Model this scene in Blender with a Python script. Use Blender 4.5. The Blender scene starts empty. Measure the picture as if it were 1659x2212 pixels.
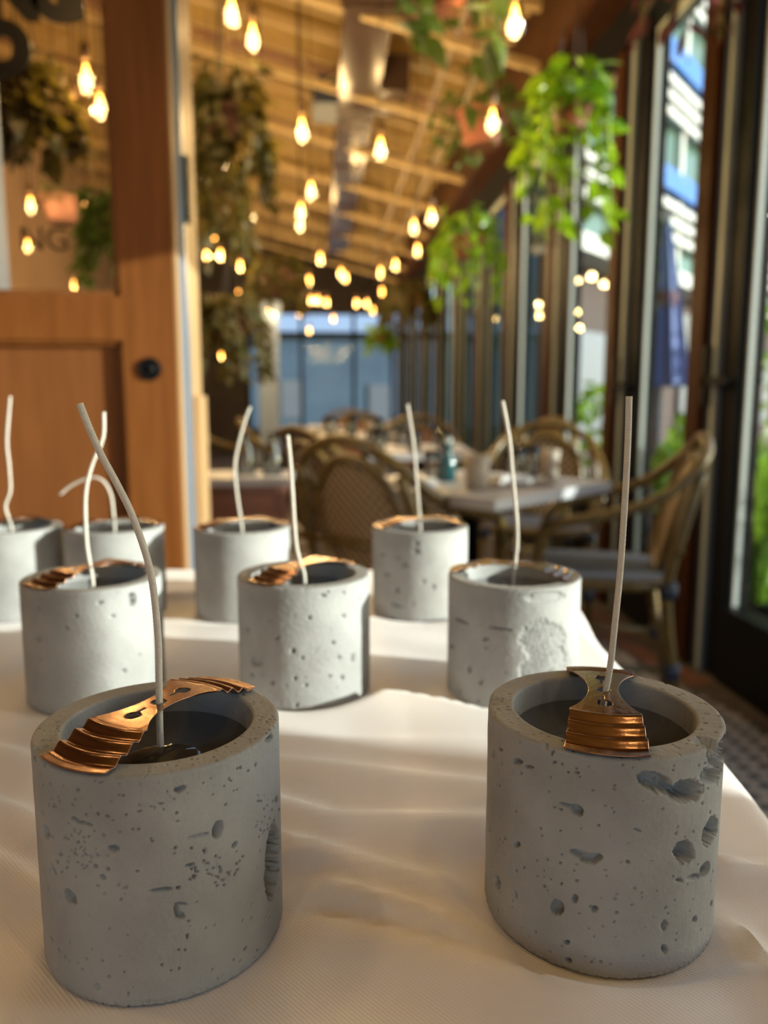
import bpy, math, random
import numpy as np
from mathutils import Vector, Matrix

random.seed(7); rng = np.random.default_rng(11)
sc = bpy.context.scene
COL = sc.collection
R = math.radians

# ------------------------------------------------------------------ camera
F = 1690.0; W, H = 1659.0, 2212.0
PITCH, YAW, CZ = R(8.2), R(4.7), 0.9513
cam_d = bpy.data.cameras.new('camera'); cam = bpy.data.objects.new('camera', cam_d); COL.objects.link(cam)
cam.location = (0, 0, CZ); cam.rotation_euler = (R(90) - PITCH, 0, -YAW)
cam_d.sensor_fit = 'HORIZONTAL'; cam_d.sensor_width = 36; cam_d.lens = 36 * F / W
cam_d.clip_start = 0.01; cam_d.clip_end = 200
cam_d.dof.use_dof = True; cam_d.dof.focus_distance = 0.285
cam_d.dof.aperture_fstop = cam_d.lens / 3.8
sc.camera = cam

# ------------------------------------------------------------------ world, sun, exposure
SUN = Vector((0.942, -0.337, 0.205)).normalized()
world = bpy.data.worlds.new('world'); sc.world = world; world.use_nodes = True
wn = world.node_tree.nodes; wl = world.node_tree.links; wn.clear()
wo = wn.new('ShaderNodeOutputWorld'); wb = wn.new('ShaderNodeBackground'); ws = wn.new('ShaderNodeTexSky')
ws.sky_type = 'NISHITA'; ws.sun_disc = False; ws.sun_elevation = R(20)
ws.sun_rotation = math.atan2(SUN.x, SUN.y)
wb.inputs['Strength'].default_value = 0.40
wl.new(ws.outputs[0], wb.inputs[0]); wl.new(wb.outputs[0], wo.inputs[0])
sun_d = bpy.data.lights.new('sun', 'SUN'); sun_d.energy = 7.8; sun_d.angle = R(0.6); sun_d.color = (1.0, 0.99, 0.92)
sun = bpy.data.objects.new('sun', sun_d); COL.objects.link(sun)
sun.rotation_euler = SUN.to_track_quat('Z', 'Y').to_euler(); sun.location = (8, -3, 4)
BULB_W = 12.0
vs = sc.view_settings
vs.view_transform = 'Standard'; vs.look = 'None'; vs.gamma = 1.0; vs.use_curve_mapping = False; vs.exposure = 0.0
sc.cycles.use_denoising = True
sc.cycles.sample_clamp_indirect = 5.0
sc.cycles.caustics_reflective = False; sc.cycles.caustics_refractive = False
sc.cycles.adaptive_threshold = 0.03
sc.cycles.max_bounces = 5; sc.cycles.diffuse_bounces = 3; sc.cycles.glossy_bounces = 3; sc.cycles.transparent_max_bounces = 14

# ------------------------------------------------------------------ photo measuring helpers
cy, sy, cp, sp = math.cos(YAW), math.sin(YAW), math.cos(PITCH), math.sin(PITCH)
RIGHT = Vector((cy, -sy, 0)); FWD = Vector((sy, cy, 0)); CAM = Vector((0, 0, CZ))
AXIS = FWD * cp + Vector((0, 0, -sp)); UP = FWD * sp + Vector((0, 0, cp))
def ray(px, py): return AXIS + RIGHT * ((px - 829.5) / F) - UP * ((py - 1106) / F)
def atY(px, py, Y): d = ray(px, py); return CAM + d * (Y / d.y)
def atX(px, py, X): d = ray(px, py); return CAM + d * (X / d.x)
def atz(px, py, z): d = ray(px, py); return CAM + d * ((z - CZ) / d.z)
def atF(px, py, dist):
    d = ray(px, py); return CAM + d * (dist / d.dot(FWD))
def to_px(P):
    Q = P - np.array(CAM); a = Q @ np.array(AXIS)
    return 829.5 + F * (Q @ np.array(RIGHT)) / a, 1106 - F * (Q @ np.array(UP)) / a

# ------------------------------------------------------------------ materials
MATS = {}
def mat(name, col, rough=0.6, metal=0.0, col2=None, scale=8.0, stretch=None, bump=0.0, bscale=60.0, spec=0.5,
        emit=None, estr=0.0, trans=None, sheen=0.0, coat=0.0, detail=4.0, wave=None):
    m = bpy.data.materials.new(name); m.use_nodes = True; MATS[name] = m
    nt = m.node_tree; n = nt.nodes; l = nt.links; n.clear()
    out = n.new('ShaderNodeOutputMaterial'); b = n.new('ShaderNodeBsdfPrincipled'); l.new(b.outputs[0], out.inputs[0])
    b.inputs['Base Color'].default_value = (*col, 1); b.inputs['Roughness'].default_value = rough
    b.inputs['Metallic'].default_value = metal; b.inputs['Specular IOR Level'].default_value = spec
    if sheen: b.inputs['Sheen Weight'].default_value = sheen
    if coat: b.inputs['Coat Weight'].default_value = coat; b.inputs['Coat Roughness'].default_value = .08
    if emit:
        b.inputs['Emission Color'].default_value = (*emit, 1); b.inputs['Emission Strength'].default_value = estr
    tc = n.new('ShaderNodeTexCoord'); mp = n.new('ShaderNodeMapping'); l.new(tc.outputs['Object'], mp.inputs[0])
    if stretch: mp.inputs['Scale'].default_value = stretch
    if col2:
        t = n.new('ShaderNodeTexNoise'); t.inputs['Scale'].default_value = scale; t.inputs['Detail'].default_value = detail
        l.new(mp.outputs[0], t.inputs['Vector'])
        r = n.new('ShaderNodeValToRGB'); r.color_ramp.elements[0].position = .35; r.color_ramp.elements[1].position = .65
        r.color_ramp.elements[0].color = (*col, 1); r.color_ramp.elements[1].color = (*col2, 1)
        l.new(t.outputs[0], r.inputs[0]); l.new(r.outputs[0], b.inputs['Base Color'])
    if bump:
        t = n.new('ShaderNodeTexNoise'); t.inputs['Scale'].default_value = bscale; t.inputs['Detail'].default_value = 5
        l.new(mp.outputs[0], t.inputs['Vector'])
        bp = n.new('ShaderNodeBump'); bp.inputs['Strength'].default_value = bump; bp.inputs['Distance'].default_value = .002
        l.new(t.outputs[0], bp.inputs['Height']); l.new(bp.outputs[0], b.inputs['Normal'])
    if wave:
        t = n.new('ShaderNodeTexWave'); t.bands_direction = 'DIAGONAL'; t.inputs['Scale'].default_value = wave[0]
        l.new(tc.outputs['Object'], t.inputs['Vector'])
        bp = n.new('ShaderNodeBump'); bp.inputs['Strength'].default_value = wave[1]; bp.inputs['Distance'].default_value = .0004
        l.new(t.outputs[0], bp.inputs['Height']); l.new(bp.outputs[0], b.inputs['Normal'])
    if trans:
        tr = n.new('ShaderNodeBsdfTranslucent'); tr.inputs[0].default_value = (*trans, 1)
        mx = n.new('ShaderNodeMixShader'); mx.inputs[0].default_value = .45
        l.new(b.outputs[0], mx.inputs[1]); l.new(tr.outputs[0], mx.inputs[2]); l.new(mx.outputs[0], out.inputs[0])
    return m
def glass(name, tint=(1, 1, 1), refl=1.0, rough=0.0):
    m = bpy.data.materials.new(name); m.use_nodes = True; MATS[name] = m
    nt = m.node_tree; n = nt.nodes; l = nt.links; n.clear()
    out = n.new('ShaderNodeOutputMaterial'); t = n.new('ShaderNodeBsdfTransparent'); t.inputs[0].default_value = (*tint, 1)
    g = n.new('ShaderNodeBsdfGlossy'); g.inputs['Roughness'].default_value = rough
    fr = n.new('ShaderNodeFresnel'); fr.inputs[0].default_value = 1.5
    mu = n.new('ShaderNodeMath'); mu.operation = 'MULTIPLY'; mu.inputs[1].default_value = refl; mu.use_clamp = True
    l.new(fr.outputs[0], mu.inputs[0])
    mx = n.new('ShaderNodeMixShader'); l.new(mu.outputs[0], mx.inputs[0]); l.new(t.outputs[0], mx.inputs[1]); l.new(g.outputs[0], mx.inputs[2])
    l.new(mx.outputs[0], out.inputs[0]); return m
def weave(name, c1, c2, scale):
    m = mat(name, c1, rough=.5); nt = m.node_tree; n = nt.nodes; l = nt.links; b = [x for x in n if x.type == 'BSDF_PRINCIPLED'][0]
    tc = n.new('ShaderNodeTexCoord'); mp = n.new('ShaderNodeMapping'); mp.inputs['Rotation'].default_value = (0, 0, 0)
    l.new(tc.outputs['UV'], mp.inputs[0])
    ch = n.new('ShaderNodeTexChecker'); ch.inputs['Scale'].default_value = scale
    ch.inputs['Color1'].default_value = (*c1, 1); ch.inputs['Color2'].default_value = (*c2, 1)
    l.new(mp.outputs[0], ch.inputs['Vector']); l.new(ch.outputs['Color'], b.inputs['Base Color'])
    bp = n.new('ShaderNodeBump'); bp.inputs['Strength'].default_value = .6; bp.inputs['Distance'].default_value = .003
    l.new(ch.outputs['Fac'], bp.inputs['Height']); l.new(bp.outputs[0], b.inputs['Normal'])
    return m
M = MATS
mat('concrete', (.43, .43, .425), rough=.9, col2=(.33, .328, .324), scale=26, bump=.25, bscale=420, spec=.25, detail=8)
mat('wax', (.075, .066, .056), rough=.06, spec=.6, coat=.5)
mat('wick', (.72, .66, .58), rough=.85, bump=.3, bscale=900)
mat('copper', (.37, .20, .132), rough=.2, metal=1, col2=(.30, .17, .12), scale=60, bump=.06, bscale=300)
mat('cloth', (.90, .84, .835), rough=.5, spec=.35, sheen=.35, wave=(330, .25))
mat('floor_base', (.09, .075, .07), rough=.6, spec=.3, col2=(.14, .115, .105), scale=18)
mat('tile_white', (.48, .44, .40), rough=.35)
mat('tile_dark', (.04, .045, .06), rough=.35)
mat('tile_rust', (.26, .11, .07), rough=.5, col2=(.18, .08, .05), scale=20)
mat('wood_door', (.25, .085, .02), rough=.45, spec=.22, col2=(.185, .06, .012), scale=3, stretch=(14, 14, 1.2), bump=.05, bscale=40)
mat('wood_panel', (.24, .085, .025), rough=.5, spec=.22, col2=(.19, .066, .018), scale=3, stretch=(10, 10, 1.0))
mat('wood_jamb', (.44, .28, .14), rough=.5, spec=.2, col2=(.38, .235, .11), scale=3, stretch=(14, 14, 1.2))
mat('wood_dark', (.055, .019, .009), rough=.5, spec=.06, col2=(.038, .013, .006), scale=4, stretch=(10, 10, 1))
mat('wood_beam', (.09, .041, .019), rough=.6, spec=.08, col2=(.065, .03, .014), scale=3, stretch=(8, 1, 8))
mat('wood_red', (.28, .13, .09), rough=.3, col2=(.22, .10, .07), scale=4, stretch=(1, 8, 8))
mat('metal_grey', (.055, .07, .11), rough=.4, metal=.1, spec=.1)
mat('metal_blue', (.30, .36, .45), rough=.35, metal=.5)
mat('metal_black', (.007, .007, .008), rough=.45, spec=.08)
mat('metal_pale', (.40, .44, .42), rough=.4)
mat('letter_black', (.02, .014, .01), rough=.3, metal=.4)
mat('letter_ghost', (.10, .06, .03), rough=.35, metal=.7)
mat('wall_beige', (.62, .44, .32), rough=.8, col2=(.56, .39, .28), scale=2)
mat('wall_grey', (.50, .50, .50), rough=.8)
mat('wall_dark', (.07, .055, .05), rough=.8, col2=(.05, .04, .035), scale=3)
mat('deck', (.95, .86, .34), rough=.5, spec=.2, col2=(.90, .78, .27), scale=2)
mat('joist', (.62, .46, .24), rough=.6, spec=.2)
mat('board', (.42, .25, .17), rough=.6, spec=.2, col2=(.37, .215, .145), scale=2)
mat('duct', (.07, .04, .028), rough=.14, spec=.2, col2=(.095, .06, .045), scale=3)
mat('pipe', (.35, .27, .2), rough=.5)
mat('cord', (.03, .022, .016), rough=.7)
mat('socket', (.10, .06, .03), rough=.4, metal=.6)
mat('filament', (1, .6, .2), emit=(1.0, .47, .10), estr=15.0)
glass('amber_glass', (1.0, .86, .62), .8)
glass('pane', (.94, .98, .96), .16)
glass('door_pane', (.97, .95, .92), .5)
glass('clear', (.96, .98, .97), 1.2)
mat('rattan', (.14, .088, .022), rough=.35, col2=(.09, .056, .014), scale=30)
mat('binding', (.02, .03, .06), rough=.5)
weave('weave_back', (.40, .29, .18), (.025, .018, .015), 64)
weave('weave_seat', (.12, .14, .20), (.015, .016, .025), 60)
weave('weave_red', (.34, .15, .075), (.05, .022, .015), 60)
mat('table_stone', (.50, .50, .53), rough=.35, col2=(.44, .44, .47), scale=12)
mat('cup_stone', (.38, .33, .27), rough=.5)
mat('teal_glass', (.006, .075, .09), rough=.1, coat=.5)
mat('plate', (.70, .70, .70), rough=.25)
mat('slate', (.10, .08, .08), rough=.5)
mat('napkin', (.72, .72, .74), rough=.8)
mat('terracotta', (.27, .085, .045), rough=.7, col2=(.22, .07, .035), scale=12)
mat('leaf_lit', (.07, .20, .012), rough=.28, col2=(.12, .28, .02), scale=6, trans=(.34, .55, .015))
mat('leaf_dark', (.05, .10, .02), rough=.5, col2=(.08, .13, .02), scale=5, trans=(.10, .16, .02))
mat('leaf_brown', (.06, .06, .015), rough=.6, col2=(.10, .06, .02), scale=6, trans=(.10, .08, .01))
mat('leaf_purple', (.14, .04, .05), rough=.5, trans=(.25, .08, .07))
mat('leaf_garden', (.14, .30, .04), rough=.4, col2=(.24, .40, .07), scale=5, trans=(.36, .58, .05))
mat('stem', (.12, .14, .03), rough=.6)
mat('paint_white', (.58, .58, .55), rough=.6)
mat('paint_column', (.34, .46, .72), rough=.6)  # blue outdoor light on the white column put into its colour
mat('skylight_blue', (.34, .60, .92), rough=.5, col2=(.28, .52, .84), scale=1.5)  # blue skylight on the shaded facade put into its colour
mat('awning_blue', (.03, .16, .50), rough=.6)
mat('window_green', (.10, .17, .14), rough=.15)
mat('navy', (.03, .07, .24), rough=.6, col2=(.05, .10, .32), scale=5)
mat('maroon', (.10, .035, .05), rough=.7)
mat('patio', (.30, .28, .25), rough=.8, col2=(.24, .22, .20), scale=3)
mat('brown_facade', (.05, .03, .025), rough=.7)
mat('pot_brown', (.13, .05, .035), rough=.7)
mat('annexe_blue', (.085, .135, .20), rough=.5, col2=(.07, .11, .17), scale=1.5)
mat('pane_grey', (.16, .18, .22), rough=.3)
mat('soil', (.05, .035, .025), rough=.9)

# ------------------------------------------------------------------ object helpers
def finish(o, label=None, cat=None, group=None, kind=None):
    if label: o['label'] = label
    if cat: o['category'] = cat
    if group: o['group'] = group
    if kind: o['kind'] = kind
    return o
def thing(name, label, cat, loc=(0, 0, 0), rz=0.0, group=None, kind=None):
    o = bpy.data.objects.new(name, None); COL.objects.link(o); o.location = loc; o.rotation_euler = (0, 0, rz)
    o.empty_display_size = .05
    return finish(o, label, cat, group, kind)
def local_of(parent):
    m = Matrix.Identity(4); p = parent
    while p is not None:
        m = Matrix.LocRotScale(p.location, p.rotation_euler, p.scale) @ m; p = p.parent
    return m.inverted()
class MB:
    def __init__(s): s.v = []; s.f = []
    def add(s, verts, faces):
        b = len(s.v); s.v += [tuple(x) for x in verts]; s.f += [tuple(b + i for i in q) for q in faces]; return s
    def box(s, lo, hi, rot=None, at=None):
        x0, y0, z0 = lo; x1, y1, z1 = hi
        vs_ = [Vector(c) for c in ((x0, y0, z0), (x1, y0, z0), (x1, y1, z0), (x0, y1, z0), (x0, y0, z1), (x1, y0, z1), (x1, y1, z1), (x0, y1, z1))]
        if rot: vs_ = [rot @ v for v in vs_]
        if at: vs_ = [v + Vector(at) for v in vs_]
        return s.add(vs_, [(0, 3, 2, 1), (4, 5, 6, 7), (0, 1, 5, 4), (1, 2, 6, 5), (2, 3, 7, 6), (3, 0, 4, 7)])
    def tube(s, pts, r, n=8, cap=True, closed=False):
        pts = [Vector(p) for p in pts]; N = len(pts); vs_ = []
        t0 = (pts[1] - pts[0]).normalized(); up = Vector((0, 0, 1)) if abs(t0.z) < .9 else Vector((1, 0, 0))
        a = t0.cross(up).normalized()
        for i, p in enumerate(pts):
            q0 = pts[i - 1] if (i > 0 or closed) else pts[0]; q1 = pts[(i + 1) % N] if (i < N - 1 or closed) else pts[-1]
            t = (q1 - q0).normalized(); a = (a - t * a.dot(t)).normalized(); b = t.cross(a)
            rr = r(i / max(1, N - 1)) if callable(r) else r
            for k in range(n):
                th = 2 * math.pi * k / n; vs_.append(p + a * (rr * math.cos(th)) + b * (rr * math.sin(th)))
        fs = []
        for i in range(N if closed else N - 1):
            j = (i + 1) % N
            for k in range(n): fs.append((i * n + k, i * n + (k + 1) % n, j * n + (k + 1) % n, j * n + k))
        if cap and not closed:
            fs.append(tuple(reversed(range(n)))); fs.append(tuple((N - 1) * n + k for k in range(n)))
        return s.add(vs_, fs)
    def lathe(s, prof, n=24, at=(0, 0, 0), ax=None):
        vs_ = []; A = Vector(at)
        for (r, z) in prof:
            for k in range(n):
                th = 2 * math.pi * k / n; v = Vector((r * math.cos(th), r * math.sin(th), z))
                if ax: v = ax @ v
                vs_.append(v + A)
        fs = []
        for i in range(len(prof) - 1):
            for k in range(n): fs.append((i * n + k, i * n + (k + 1) % n, (i + 1) * n + (k + 1) % n, (i + 1) * n + k))
        if prof[0][0] > 1e-6: fs.append(tuple(reversed(range(n))))
        if prof[-1][0] > 1e-6: fs.append(tuple((len(prof) - 1) * n + k for k in range(n)))
        return s.add(vs_, fs)
    def prism(s, outline, t, ax=None, at=(0, 0, 0)):
        n = len(outline); A = Vector(at)
        vs_ = [Vector((x, y, 0)) for x, y in outline] + [Vector((x, y, t)) for x, y in outline]
        vs_ = [(ax @ v if ax else v) + A for v in vs_]
        return s.add(vs_, [tuple(reversed(range(n))), tuple(range(n, 2 * n))] + [(i, (i + 1) % n, n + (i + 1) % n, n + i) for i in range(n)])
    def build(s, name, m, parent=None, world=False, smooth=False, uv=None):
        me = bpy.data.meshes.new(name)
        vs_ = s.v
        if world and parent is not None:
            inv = local_of(parent); vs_ = [tuple(inv @ Vector(v)) for v in vs_]
        me.from_pydata(vs_, [], s.f); me.update()
        me.materials.append(M[m] if isinstance(m, str) else m)
        if smooth: me.polygons.foreach_set('use_smooth', [True] * len(me.polygons))
        if uv:
            lay = me.uv_layers.new(name='UVMap')
            for lp in me.loops:
                c = me.vertices[lp.vertex_index].co; lay.data[lp.index].uv = uv(c)
        o = bpy.data.objects.new(name, me); COL.objects.link(o); o.parent = parent
        return o
def np_mesh(name, V, Fq, m, parent=None, smooth=True):
    me = bpy.data.meshes.new(name)
    me.vertices.add(len(V)); me.vertices.foreach_set('co', np.ascontiguousarray(V, dtype=np.float32).ravel())
    n = len(Fq); me.loops.add(n * 4); me.loops.foreach_set('vertex_index', np.ascontiguousarray(Fq, dtype=np.int32).ravel())
    me.polygons.add(n); me.polygons.foreach_set('loop_start', np.arange(0, 4 * n, 4, dtype=np.int32))
    me.update(calc_edges=True); me.validate()
    me.materials.append(M[m])
    if smooth: me.polygons.foreach_set('use_smooth', np.ones(len(me.polygons), dtype=bool))
    o = bpy.data.objects.new(name, me); COL.objects.link(o); o.parent = parent
    return o
def copy_tree(o, parent=None):
    c = o.copy(); COL.objects.link(c); c.parent = parent
    for ch in o.children: copy_tree(ch, c)
    return c
def bez(pts, n=24):
    # Catmull-Rom through points
    P = [Vector(p) for p in pts]; P = [P[0] * 2 - P[1]] + P + [P[-1] * 2 - P[-2]]; out = []
    segs = len(P) - 3
    for i in range(segs):
        for k in range(n // segs + 1):
            t = k / (n // segs + 1); a, b, c, d = P[i:i + 4]
            out.append(.5 * ((2 * b) + (c - a) * t + (2 * a - 5 * b + 4 * c - d) * t * t + (3 * b - a - 3 * c + d) * t ** 3))
    out.append(P[-2]); return out
def rotm(rx=0, ry=0, rz=0): return (Matrix.Rotation(rz, 3, 'Z') @ Matrix.Rotation(ry, 3, 'Y') @ Matrix.Rotation(rx, 3, 'X'))

# ================================================================== SETTING
WX = 1.36                                       # inner face of the glazed wall
def ceil_z(x): return 2.98 + .25 * (WX - x)
fl = thing('floor', 'dark floor with hexagonal mosaic tiles along the windows', 'floor', kind='structure')
MB().box((-3.4, -3, -.06), (1.6, 15, -.004)).build('floor_bed', 'floor_base', fl)

# hexagon mosaic where the camera can see it
def hexa(r, h):
    o = [(r * math.cos(math.pi / 3 * k + math.pi / 6), r * math.sin(math.pi / 3 * k + math.pi / 6)) for k in range(6)]
    ins = [(x * .9, y * .9) for x, y in o]
    v = [(x, y, -.004) for x, y in o] + [(x, y, h - .0007) for x, y in o] + [(x, y, h) for x, y in ins]
    f = [(k, (k + 1) % 6, 6 + (k + 1) % 6, 6 + k) for k in range(6)] + [(6 + k, 6 + (k + 1) % 6, 12 + (k + 1) % 6, 12 + k) for k in range(6)] + [tuple(range(12, 18))]
    return v, f
B0, B1 = atz(1266, 1362, 0), atz(1657, 1575, 0)           # inner edge of the rust border
bd = (B1 - B0).normalized(); bn = Vector((-bd.y, bd.x, 0))
if bn.x < 0: bn = -bn
hs = .0155; cells = []
step = hs * math.sqrt(3) + .0018
for j in range(int(2.2 / (step * .866))):
    for i in range(int(1.2 / step)):
        p = Vector((.35 + (i + (j % 2) * .5) * step, 1.35 + j * step * .866, 0))
        if (p - B0).dot(bn) > -.012: continue
        q = p - CAM; a = q.dot(AXIS); px = 829.5 + F * q.dot(RIGHT) / a; py = 1106 - F * q.dot(UP) / a
        if px < 1250 or px > 1750 or py < 1330 or py > 1850: continue
        dark = (j % 2 == 0 and i % 2 == 0) if True else False
        cells.append((q.length, p, dark))
cells.sort(key=lambda c: c[0])
vis = [c for c in cells]
tm = {}
for d, nm in ((False, 'tile_white'), (True, 'tile_dark')):
    v, f = hexa(hs, 0.0); me = bpy.data.meshes.new('floor_tile'); me.from_pydata(v, [], f); me.materials.append(M[nm]); tm[d] = me
for k, (dd, p, dark) in enumerate(vis[:300]):
    o = bpy.data.objects.new('floor_tile', tm[dark]); COL.objects.link(o); o.parent = fl; o.location = p
for d, nm in ((False, 'tile_white'), (True, 'tile_dark')):
    mb = MB(); v, f = hexa(hs, 0.0)
    for (dd, p, dark) in vis[300:]:
        if dark == d: mb.add([(x + p.x, y + p.y, z) for x, y, z in v], f)
    if mb.v: finish(mb.build('mosaic_tiles', nm, fl), kind='stuff')
L = (B1 - B0).length
for r_ in range(2):
    for k in range(-4, int(L / .10) + 8):
        mb = MB(); c = B0 + bd * (k * .102 + r_ * .05) + bn * (.05 + r_ * .102)
        if c.x + .09 > WX: continue
        mb.box((-.049, -.049, -.004), (.049, .049, .0), rot=Matrix.Rotation(math.atan2(bd.y, bd.x), 3, 'Z'), at=c)
        mb.build('border_tile', 'tile_rust', fl)

# ceiling : sloping deck, boards, joists, trusses
cl = thing('ceiling', 'sloping warm yellow timber roof with joists and steel trusses', 'ceiling', (0, 0, 0), kind='structure')
mb = MB(); n = 0
Ys = np.arange(-3, 15.01, .12)
vv = []; ff = []
for i, y in enumerate(Ys):
    for x in (-3.4, 1.7): vv.append((x, y, ceil_z(x) + .22 + (.035 if i % 2 else 0)))
for i in range(len(Ys) - 1): ff.append((2 * i, 2 * i + 1, 2 * i + 3, 2 * i + 2))
mb.add(vv, ff); mb.add([(x, y, z + .08) for x, y, z in vv], [tuple(reversed(q)) for q in ff]); mb.build('roof_deck', 'deck', cl)
sl = -math.atan(.25)
def sloped(y0, y1, z0, z1, m, name, x0=-3.35, x1=1.5):
    mb = MB(); v = []
    for x in (x0, x1):
        for y in (y0, y1):
            for z in (z0, z1): v.append((x, y, ceil_z(x) + z))
    mb.add(v, [(0, 1, 3, 2), (4, 6, 7, 5), (0, 4, 5, 1), (2, 3, 7, 6), (0, 2, 6, 4), (1, 5, 7, 3)])
    return mb.build(name, m, cl)
y = .3; k = 0
while y < 14.5:
    if k % 4 == 1: sloped(y - .10, y + .26, .10, .15, 'board', 'ceiling_board')
    sloped(y + .02, y + .055, .06, .21, 'joist', 'joist')
    y += .36; k += 1
for k, y in enumerate((2.2, 3.3, 4.4, 5.5, 6.6, 7.7, 8.8, 9.9, 11.0, 12.1)):
    sloped(y, y + .05, -.02, .04, 'joist', 'truss_top_chord')
    sloped(y, y + .045, -.33, -.285, 'joist', 'truss_bottom_chord', -3.3, 1.3)
    xs = np.arange(-3.2, 1.3, .36)
    for i in range(len(xs) - 1):
        a, b = xs[i], xs[i + 1]; za, zb = (-.30, .0) if i % 2 else (.0, -.30)
        MB().tube([(a, y + .025, ceil_z(a) + za), (b, y + .025, ceil_z(b) + zb)], .009, 5).build('truss_web', 'joist', cl)
for x, zz in ((.75, -.28), (.95, -.25)):
    MB().tube([(x, 2.3, ceil_z(x) + zz), (x, 13, ceil_z(x) + zz)], .018, 8).build('conduit', 'pipe', cl, smooth=True)

# glazed wall on the right
posts = [1.62, 2.50, 3.33, 4.35, 5.40, 6.45, 7.6, 8.8, 10.1, 11.5, 13.0]
edges = [-.09] + posts
wr = thing('wall_right', 'dark timber header and solid wall above and beside the glass doors', 'wall', (WX, 0, 0), kind='structure')
MB().box((WX, -3, 0), (WX + .12, -.09, 3.1)).build('wall_panel', 'wall_dark', wr, world=True)
MB().box((WX - .06, -.09, 2.43), (WX + .10, 14, 2.60)).build('header_rail', 'metal_black', wr, world=True)
MB().box((WX - .16, -.5, 2.60), (WX + .14, 14, 3.16)).build('timber_beam', 'wood_beam', wr, world=True)
MB().box((WX - .20, -.5, 2.585), (WX - .05, 14, 2.64)).build('beam_moulding', 'wood_dark', wr, world=True)
MB().box((WX, -.09, 1.68), (WX + .06, 1.60, 2.43)).build('sun_block_panel', 'wood_dark', wr, world=True)  # unseen panel added to keep the sun off the upper door
for i, yp in enumerate(edges):
    y1 = edges[i + 1] - .03 if i + 1 < len(edges) else 14.0
    w = thing('window_%d' % (i + 1), 'black framed glass door bay number %d counted from the camera' % (i + 1), 'window', (WX, yp, 0), kind='structure')
    top = 1.68 if i == 0 else 2.43
    y0 = yp + (.25 if i else .0)
    if i:
        MB().box((WX - .045, yp + .15, 0), (WX + .08, yp + .25, top)).build('wood_post', 'wood_dark', w, world=True)
        MB().box((WX - .02, yp + .05, 0), (WX + .08, yp + .15, top)).build('grey_mullion', 'metal_grey', w, world=True)
        MB().box((WX - .03, yp + .075, 0), (WX - .02, yp + .095, top)).build('silver_bead', 'metal_pale', w, world=True)
        MB().box((WX - .01, yp - .03, 0), (WX + .08, yp + .05, top)).build('black_stile', 'metal_black', w, world=True)
    MB().box((WX - .02, y0, 0), (WX + .06, y1, .26)).build('bottom_rail', 'metal_black', w, world=True)
    MB().box((WX + .012, y0, .26), (WX + .038, y0 + .022, top)).build('sash_stile', 'metal_pale' if i else 'metal_black', w, world=True)
    MB().box((WX + .018, y1 - .018, .26), (WX + .034, y1, top)).build('sash_stile', 'metal_pale', w, world=True)
    MB().box((WX + .012, y0 + .022, top - .04), (WX + .038, y1 - .022, top)).build('top_rail', 'metal_pale', w, world=True)
    MB().box((WX + .022, y0 + .022, .26), (WX + .028, y1 - .022, top - .04)).build('pane', 'pane', w, world=True)
    if 1 <= i <= 3:
        MB().box((WX - .05, yp + .10, .93), (WX - .02, yp + .13, 1.13)).box((WX - .05, yp - .02, 1.0), (WX - .03, yp + .13, 1.025)).build('door_handle', 'metal_black', w, world=True)

# left and far walls
wl_ = finish(MB().box((-3.5, -3, 0), (-3.35, 15, 4.6)).build('wall_left', 'wall_beige'), 'warm beige side wall seen through the door glass', 'wall', kind='structure')
wf = thing('wall_far', 'dark end wall around a big blue window', 'wall', (0, 14, 0), kind='structure')
MB().box((-3.35, 14, 0), (-1.25, 14.15, 4.6)).build('wall_panel', 'wall_dark', wf, world=True)
MB().box((-1.25, 14, 2.42), (1.36, 14.15, 4.3)).build('wall_panel', 'wall_dark', wf, world=True)
MB().box((-1.25, 14, 0), (1.36, 14.15, .45)).build('wall_panel', 'wall_dark', wf, world=True)
w = thing('window_13', 'wide far end window looking out on a blue building', 'window', (0, 14, .45), kind='structure')
for x in (-1.22, -.3, .62, 1.30): MB().box((x - .03, 14.02, .45), (x + .03, 14.10, 2.42)).build('mullion', 'metal_black', w, world=True)
for x in (-1.19, -.27, .65):
    MB().box((x, 14.05, .45), (x + .9 if x < .6 else 1.27, 14.06, 2.42)).build('pane', 'pane', w, world=True)
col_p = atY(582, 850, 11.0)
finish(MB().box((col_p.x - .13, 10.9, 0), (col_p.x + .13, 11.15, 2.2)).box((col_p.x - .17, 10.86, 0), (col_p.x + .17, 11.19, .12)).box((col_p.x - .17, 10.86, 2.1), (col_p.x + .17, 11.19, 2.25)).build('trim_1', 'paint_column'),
       'white square column tinted with blue outdoor light before the far window', 'column', kind='structure')

wk = thing('wall_back', 'unseen wall behind the camera with an opening added for daylight fill', 'wall', (0, -3, 0), kind='structure')  # unseen wall, opening sized to set the daylight fill
MB().box((-3.35, -3.15, 0), (-1.2, -3, 4.6)).build('wall_panel', 'wall_grey', wk, world=True)
MB().box((-1.2, -3.15, 0), (.9, -3, .3)).build('wall_panel', 'wall_grey', wk, world=True)
MB().box((-1.2, -3.15, 2.5), (.9, -3, 4.4)).build('wall_panel', 'wall_grey', wk, world=True)
MB().box((.9, -3.15, 0), (1.5, -3, 3.6)).build('wall_panel', 'wall_grey', wk, world=True)

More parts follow.
